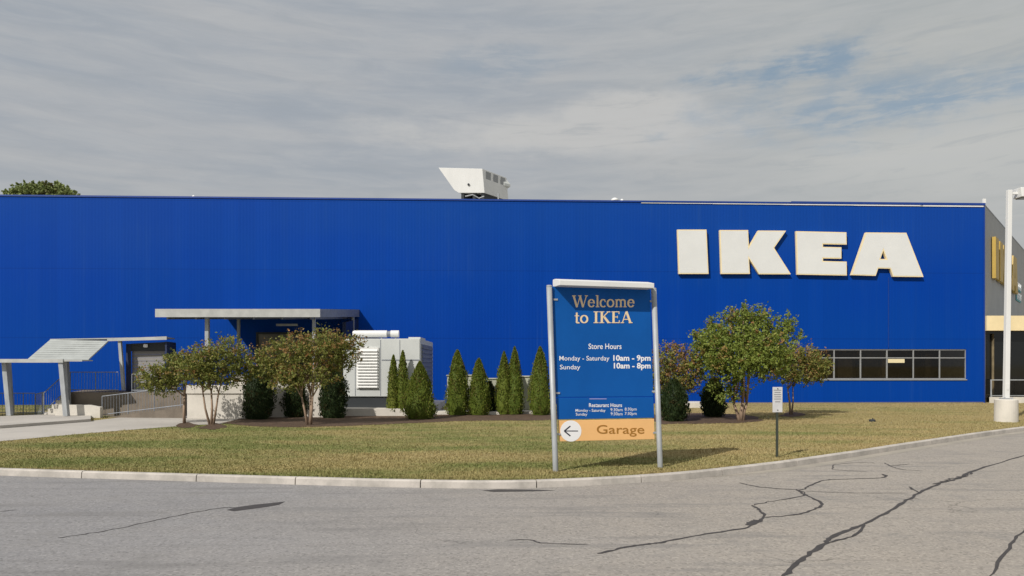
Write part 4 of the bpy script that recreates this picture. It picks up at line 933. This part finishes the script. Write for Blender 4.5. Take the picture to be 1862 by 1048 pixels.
def spost(bx, by, tx, ty):
    mb = MB(); a, c_ = SS(bx, by), SS(tx, ty); mb.tube([(a[0], -.02, -.1), (a[0]+(c_[0]-a[0])*.02, -.02, 0.02), (c_[0], -.02, c_[1])], .062, 16); mb.build('post', 'galvanised', ws, True)
    mb = MB(); mb.tube([(c_[0], -.02, c_[1]), (c_[0], -.02, c_[1]+.025)], [.068, .05], 16); mb.build('post_cap', 'galvanised', ws)
spost(1010, 858, 998, 521); spost(1200, 850, 1188, 526)
pan = sq('blue_panel', [(1005, 521), (1182, 524), (1188, 721), (1012, 722.5)], -.05, .0, 'sign_blue', bevel=.006)
pan2 = sq('hours_panel', [(1012.3, 724), (1188.3, 722.5), (1190, 760), (1014.5, 763)], -.05, -.004, 'sign_blue', bevel=.006)
org_ = sq('direction_panel', [(1016, 765), (1189.5, 762), (1190.5, 799), (1018, 803)], -.05, -.002, 'sign_orange', bevel=.006)
# light hood: sits at the top edge and overhangs the board
mb = MB(); a = SS(1000, 522); c_ = SS(1181, 526)
x0, x1 = a[0]+.10, c_[0]-.06; z0 = (a[1]+c_[1])/2-.005
mb.prism([(0, -.36, z0), (0, -.36, z0+.09), (0, -.06, z0+.19), (0, .10, z0+.19), (0, .10, z0)], (0, 0, 0)) if False else None
va = [(-.36, z0), (-.36, z0+.11), (-.06, z0+.17), (.10, z0+.17), (.10, z0)]
L1 = [mb.bm.verts.new((x0, yy, zz)) for yy, zz in va]; L2 = [mb.bm.verts.new((x1, yy, zz)) for yy, zz in va]
mb.bm.faces.new(L1); mb.bm.faces.new(L2[::-1])
for i in range(5): mb.bm.faces.new((L1[i], L1[(i+1) % 5], L2[(i+1) % 5], L2[i]))
mb.build('light_hood', 'white_metal', ws, bevel=.008)
for (px, py) in ((1010, 545), (1014, 715), (1185, 548), (1189, 712), (1015, 790), (1191, 787)):
    x_, z_ = SS(px, py); mb = MB(); mb.box(x_-.05, x_+.05, -.015, .06, z_-.02, z_+.02); mb.build('clamp', 'galvanised', ws)

def map_flat(pts2, box, lean=0.0):
    """bbox of pts2 -> the pixel box (x0,ytop,x1,ybot) -> sign plane"""
    xs = [q[0] for q in pts2]; ys = [q[1] for q in pts2]; ax, bx = min(xs), max(xs); ay, by = min(ys), max(ys)
    return [SS(box[0]+(q[0]-ax)/(bx-ax)*(box[2]-box[0]), box[3]-(q[1]-ay)/(by-ay)*(box[3]-box[1])) for q in pts2]
def ftext(s_, box, m_, parent, off=0.004, bold=0.0, name='lettering'):
    cu = bpy.data.curves.new('txt', 'FONT'); cu.body = s_; cu.offset = bold; cu.resolution_u = 4
    o = bpy.data.objects.new('txt', cu); scene.collection.objects.link(o); dg = bpy.context.evaluated_depsgraph_get(); dg.update()
    me = bpy.data.meshes.new_from_object(o.evaluated_get(dg)); bpy.data.objects.remove(o); bpy.data.curves.remove(cu)
    q = map_flat([(v.co.x, v.co.y) for v in me.vertices], box)
    for v, r_ in zip(me.vertices, q): v.co = (r_[0], -off, r_[1])
    me.name = name; me.materials.clear(); me.materials.append(MATS[m_]); ob = bpy.data.objects.new(name, me); scene.collection.objects.link(ob); ob.parent = parent; return ob
# slab-serif glyphs: lines (x0,y0,x1,y1,w) and arcs ('a',cx,cy,rx,ry,a0,a1,w_side,w_top)
def ser(x, y, wd): return (x-wd/2, y, x+wd/2, y, .07)
GL = {'W': (1.30, [(.08, 1, .38, 0, .17), (.38, 0, .66, 1, .08), (.62, 1, .90, 0, .17), (.90, 0, 1.20, 1, .08), ser(.12, .965, .34), ser(.62, .965, .30), ser(1.18, .965, .26)]),
 'e': (.66, [('a', .31, .34, .24, .31, 20, 330, .14, .07), (.12, .38, .53, .38, .06), ('a', .31, .34, .24, .31, -5, 60, .13, .07)]),
 'l': (.36, [(.18, 0, .18, 1.02, .15), ser(.18, .035, .32), (.02, .985, .18, .985, .07)]),
 'c': (.60, [('a', .31, .34, .24, .31, 50, 315, .14, .07), (.42, .50, .52, .50, .12)]),
 'o': (.70, [('a', .33, .34, .26, .31, 0, 360, .14, .07)]),
 'm': (1.08, [(.16, 0, .16, .66, .14), (.52, 0, .52, .48, .14), (.88, 0, .88, .48, .14), ('a', .34, .45, .18, .19, 0, 150, .13, .08), ('a', .70, .45, .18, .19, 0, 150, .13, .08), ser(.16, .035, .28), ser(.52, .035, .26), ser(.88, .035, .28), (.03, .63, .16, .63, .07)]),
 't': (.46, [(.20, .12, .20, .90, .14), (.04, .62, .40, .62, .07), ('a', .30, .14, .12, .12, 180, 320, .12, .08)]),
 ' ': (.34, []),
 'I': (.48, [(.24, 0, .24, 1, .18), ser(.24, .035, .40), ser(.24, .965, .40)]),
 'K': (.94, [(.22, 0, .22, 1, .18), (.26, .45, .74, .98, .08), (.38, .58, .78, .02, .18), ser(.22, .035, .38), ser(.22, .965, .38), ser(.76, .965, .28), ser(.80, .035, .30)]),
 'E': (.78, [(.22, 0, .22, 1, .18), (.06, .965, .68, .965, .07), (.06, .035, .70, .035, .07), (.22, .52, .54, .52, .07), (.66, .78, .66, 1, .07), (.68, 0, .68, .24, .07), (.53, .42, .53, .62, .06)]),
 'A': (.94, [(.44, .98, .14, .02, .08), (.46, 1, .80, 0, .18), (.22, .32, .66, .32, .07), ser(.14, .035, .28), ser(.80, .035, .32)])}
def serif_text(s_, box, m_, parent):
    polys = []; x = 0
    for ch in s_:
        wd, sh_ = GL[ch]
        for g_ in sh_:
            if g_[0] == 'a':
                _, cx_, cy_, rx, ry, a0, a1, wsd, wt = g_; n = 14; o_, i_ = [], []
                for k in range(n+1):
                    a = R(a0+(a1-a0)*k/n); wv = abs(cos(a))*wsd+abs(sin(a))*wt
                    o_.append((x+cx_+(rx+wv/2)*cos(a), cy_+(ry+wv/2)*sin(a))); i_.append((x+cx_+(rx-wv/2)*cos(a), cy_+(ry-wv/2)*sin(a)))
                polys.append(('strip', o_, i_))
            else:
                x0_, y0_, x1_, y1_, wv = g_; dx, dy_ = x1_-x0_, y1_-y0_; l_ = math.hypot(dx, dy_); nx, ny = -dy_/l_*wv/2, dx/l_*wv/2
                polys.append(('strip', [(x+x0_+nx, y0_+ny), (x+x1_+nx, y1_+ny)], [(x+x0_-nx, y0_-ny), (x+x1_-nx, y1_-ny)]))
        x += wd
    flat = [q for p_ in polys for l_ in p_[1:] for q in l_]; mp = map_flat(flat, box); mb = MB(); k = 0
    for j, (_, o_, i_) in enumerate(polys):
        off = .004+.0006*(j % 9)
        a = [mb.bm.verts.new((q[0], -off, q[1])) for q in mp[k:k+len(o_)]]; k += len(o_)
        c_ = [mb.bm.verts.new((q[0], -off, q[1])) for q in mp[k:k+len(i_)]]; k += len(i_)
        for t in range(len(a)-1): mb.bm.faces.new((a[t], a[t+1], c_[t+1], c_[t]))
    mb.build('lettering', m_, parent)
serif_text('Welcome', (1040, 537, 1153.5, 559.5), 'sign_cream', pan)
serif_text('to IKEA', (1045, 566, 1150, 588.5), 'sign_cream', pan)
ftext('Store Hours', (1070, 625, 1130, 635), 'sign_white', pan, bold=.01)
ftext('Monday - Saturday', (1017, 647.5, 1108, 658.5), 'sign_white', pan, bold=.004)
ftext('Sunday', (1018, 663.5, 1055, 674.5), 'sign_white', pan, bold=.004)
ftext('10am - 9pm', (1115, 646, 1183, 659.5), 'sign_white', pan, bold=.03)
ftext('10am - 8pm', (1116, 660, 1183, 673.5), 'sign_white', pan, bold=.03)
ftext('Restaurant Hours', (1071, 733.5, 1131, 740.5), 'sign_white', pan2, off=0, bold=.015)
ftext('Monday - Saturday', (1046.5, 744, 1101, 750.5), 'sign_white', pan2, off=0, bold=.006)
ftext('Sunday', (1047, 751, 1068, 757.5), 'sign_white', pan2, off=0, bold=.006)
ftext('9:30am', (1110, 742.5, 1132, 748), 'sign_white', pan2, off=0); ftext('8:30pm', (1136, 741.5, 1157.5, 748.5), 'sign_white', pan2, off=0)
ftext('9:30am', (1110.5, 750, 1132, 755.5), 'sign_white', pan2, off=0); ftext('7:30pm', (1136, 749.5, 1157.5, 756.5), 'sign_white', pan2, off=0)
sq('rule_line', [(1072, 724.8), (1103, 724.8), (1103, 726.3), (1072, 726.3)], -.0035, -.001, 'sign_lilac', pan2)
ftext('Garage', (1085, 773, 1171.5, 794), 'sign_brown', org_, off=.003, bold=.004)
cp = [(1038+19.2*cos(2*pi*k/40), 784+19.2*sin(2*pi*k/40)) for k in range(40)]
disc = sq('arrow_disc', cp[::-1], -.0015, .001, 'sign_white', org_)
mb = MB()
def bar(p, q, wd, off):
    dx, dy_ = q[0]-p[0], q[1]-p[1]; l_ = math.hypot(dx, dy_); nx, ny = -dy_/l_*wd/2, dx/l_*wd/2
    mb.face([(SS(a, c_)[0], -off, SS(a, c_)[1]) for a, c_ in ((p[0]+nx, p[1]+ny), (q[0]+nx, q[1]+ny), (q[0]-nx, q[1]-ny), (p[0]-nx, p[1]-ny))])
bar((1051, 784), (1027, 784), 1.8, .003); bar((1026, 784), (1037, 775), 2.4, .0036); bar((1026, 784), (1037, 793), 2.4, .0042)
mb.build('arrow', 'sign_black', disc)

# small notice on its own post
b0 = G(1413.5, 832); nt = empty('notice_post', b0, 'small grey notice on a thin dark green post near the kerb', 'sign', rz=R(8))
k_ = b0.y/FPX
mb = MB(); mb.box(-.028, .028, 0, .035, -.1, (832-712)*k_); mb.build('post', 'post_green', nt)
mb = MB(); mb.box(-.135, .135, -.014, -.002, (832-750)*k_, (832-704)*k_, .004); nb_ = mb.build('notice_plate', 'notice_grey', nt)
mb = MB()
for r_, wd in ((709, .10), (713, .085), (717, .10), (721, .09), (725, .095), (730, .07)): mb.face([(-wd, -.016, (832-r_-1.6)*k_), (wd, -.016, (832-r_-1.6)*k_), (wd, -.016, (832-r_)*k_), (-wd, -.016, (832-r_)*k_)])
mb.build('printed_lines', 'notice_ink', nb_)
mb = MB()
for z_ in ((832-746)*k_, (832-707)*k_): mb.tube([(0.0, -.012, z_), (0.0, -.026, z_)], .014, 8)
mb.build('bolt', 'dark_metal', nt)

# lamp post on its concrete footing
b0 = G(1829.5, 767); lp = empty('lamp_post', b0, 'tall white lamp post on a round concrete footing by the right corner', 'lamp post'); k_ = b0.y/FPX
zz = (767-726)*k_
mb = MB(); mb.tube([(0, 0, -.1), (0, 0, zz-.03), (0, 0, zz)], [.44, .43, .40], 32); mb.build('footing', 'white_concrete', lp, False)
mb = MB(); mb.box(-.19, .19, -.19, .19, zz+.001, zz+.035, .006); mb.build('base_plate', 'galvanised', lp)
for sx in (-1, 1):
    for sy in (-1, 1): mb = MB(); mb.tube([(sx*.15, sy*.15, zz+.03), (sx*.15, sy*.15, zz+.09)], .02, 6); mb.build('anchor_bolt', 'galvanised', lp)
tp = (767-346)*k_; lx = (1839-1831)*k_*.7
mb = MB(); mb.hexa([(-.095, -.095, zz+.036), (.095, -.095, zz+.036), (.095, .095, zz+.036), (-.095, .095, zz+.036)], [(lx-.085, -.085, tp), (lx+.085, -.085, tp), (lx+.085, .085, tp), (lx-.085, .085, tp)]); mb.build('pole', 'white_metal', lp, bevel=.012)
mb = MB(); mb.box(lx+.09, lx+.35, -.04, .04, tp-.18, tp-.08); mb.build('arm', 'white_metal', lp)
mb = MB(); mb.hexa([(lx+.35, -.28, tp-.33), (lx+1.15, -.28, tp-.33), (lx+1.15, .28, tp-.33), (lx+.35, .28, tp-.33)], [(lx+.30, -.28, tp+.06), (lx+1.15, -.28, tp+.06), (lx+1.15, .28, tp+.06), (lx+.30, .28, tp+.06)]); hd = mb.build('lamp_head', 'white_metal', lp, bevel=.02)
mb = MB(); mb.box(lx+.42, lx+1.08, -.22, .22, tp-.36, tp-.334); mb.build('lens', 'dark_glass', hd)
mb = MB(); mb.box(-.06, .06, -.115, -.10, zz+.4, zz+.65); mb.build('hand_hole_cover', 'white_metal', lp)

# small valve box standing in the grass
b0 = G(1586, 767); mb = MB(); mb.tube([(0, 0, -.02), (0, 0, .07), (0, 0, .10)], [.13, .13, .09], 14); mb.tube([(.02, 0, .10), (.02, 0, .15)], .025, 8)
o = mb.build('irrigation_valve', 'dark_metal'); o.location = b0; tag(o, 'small dark irrigation valve cap in the grass below the windows', 'valve')
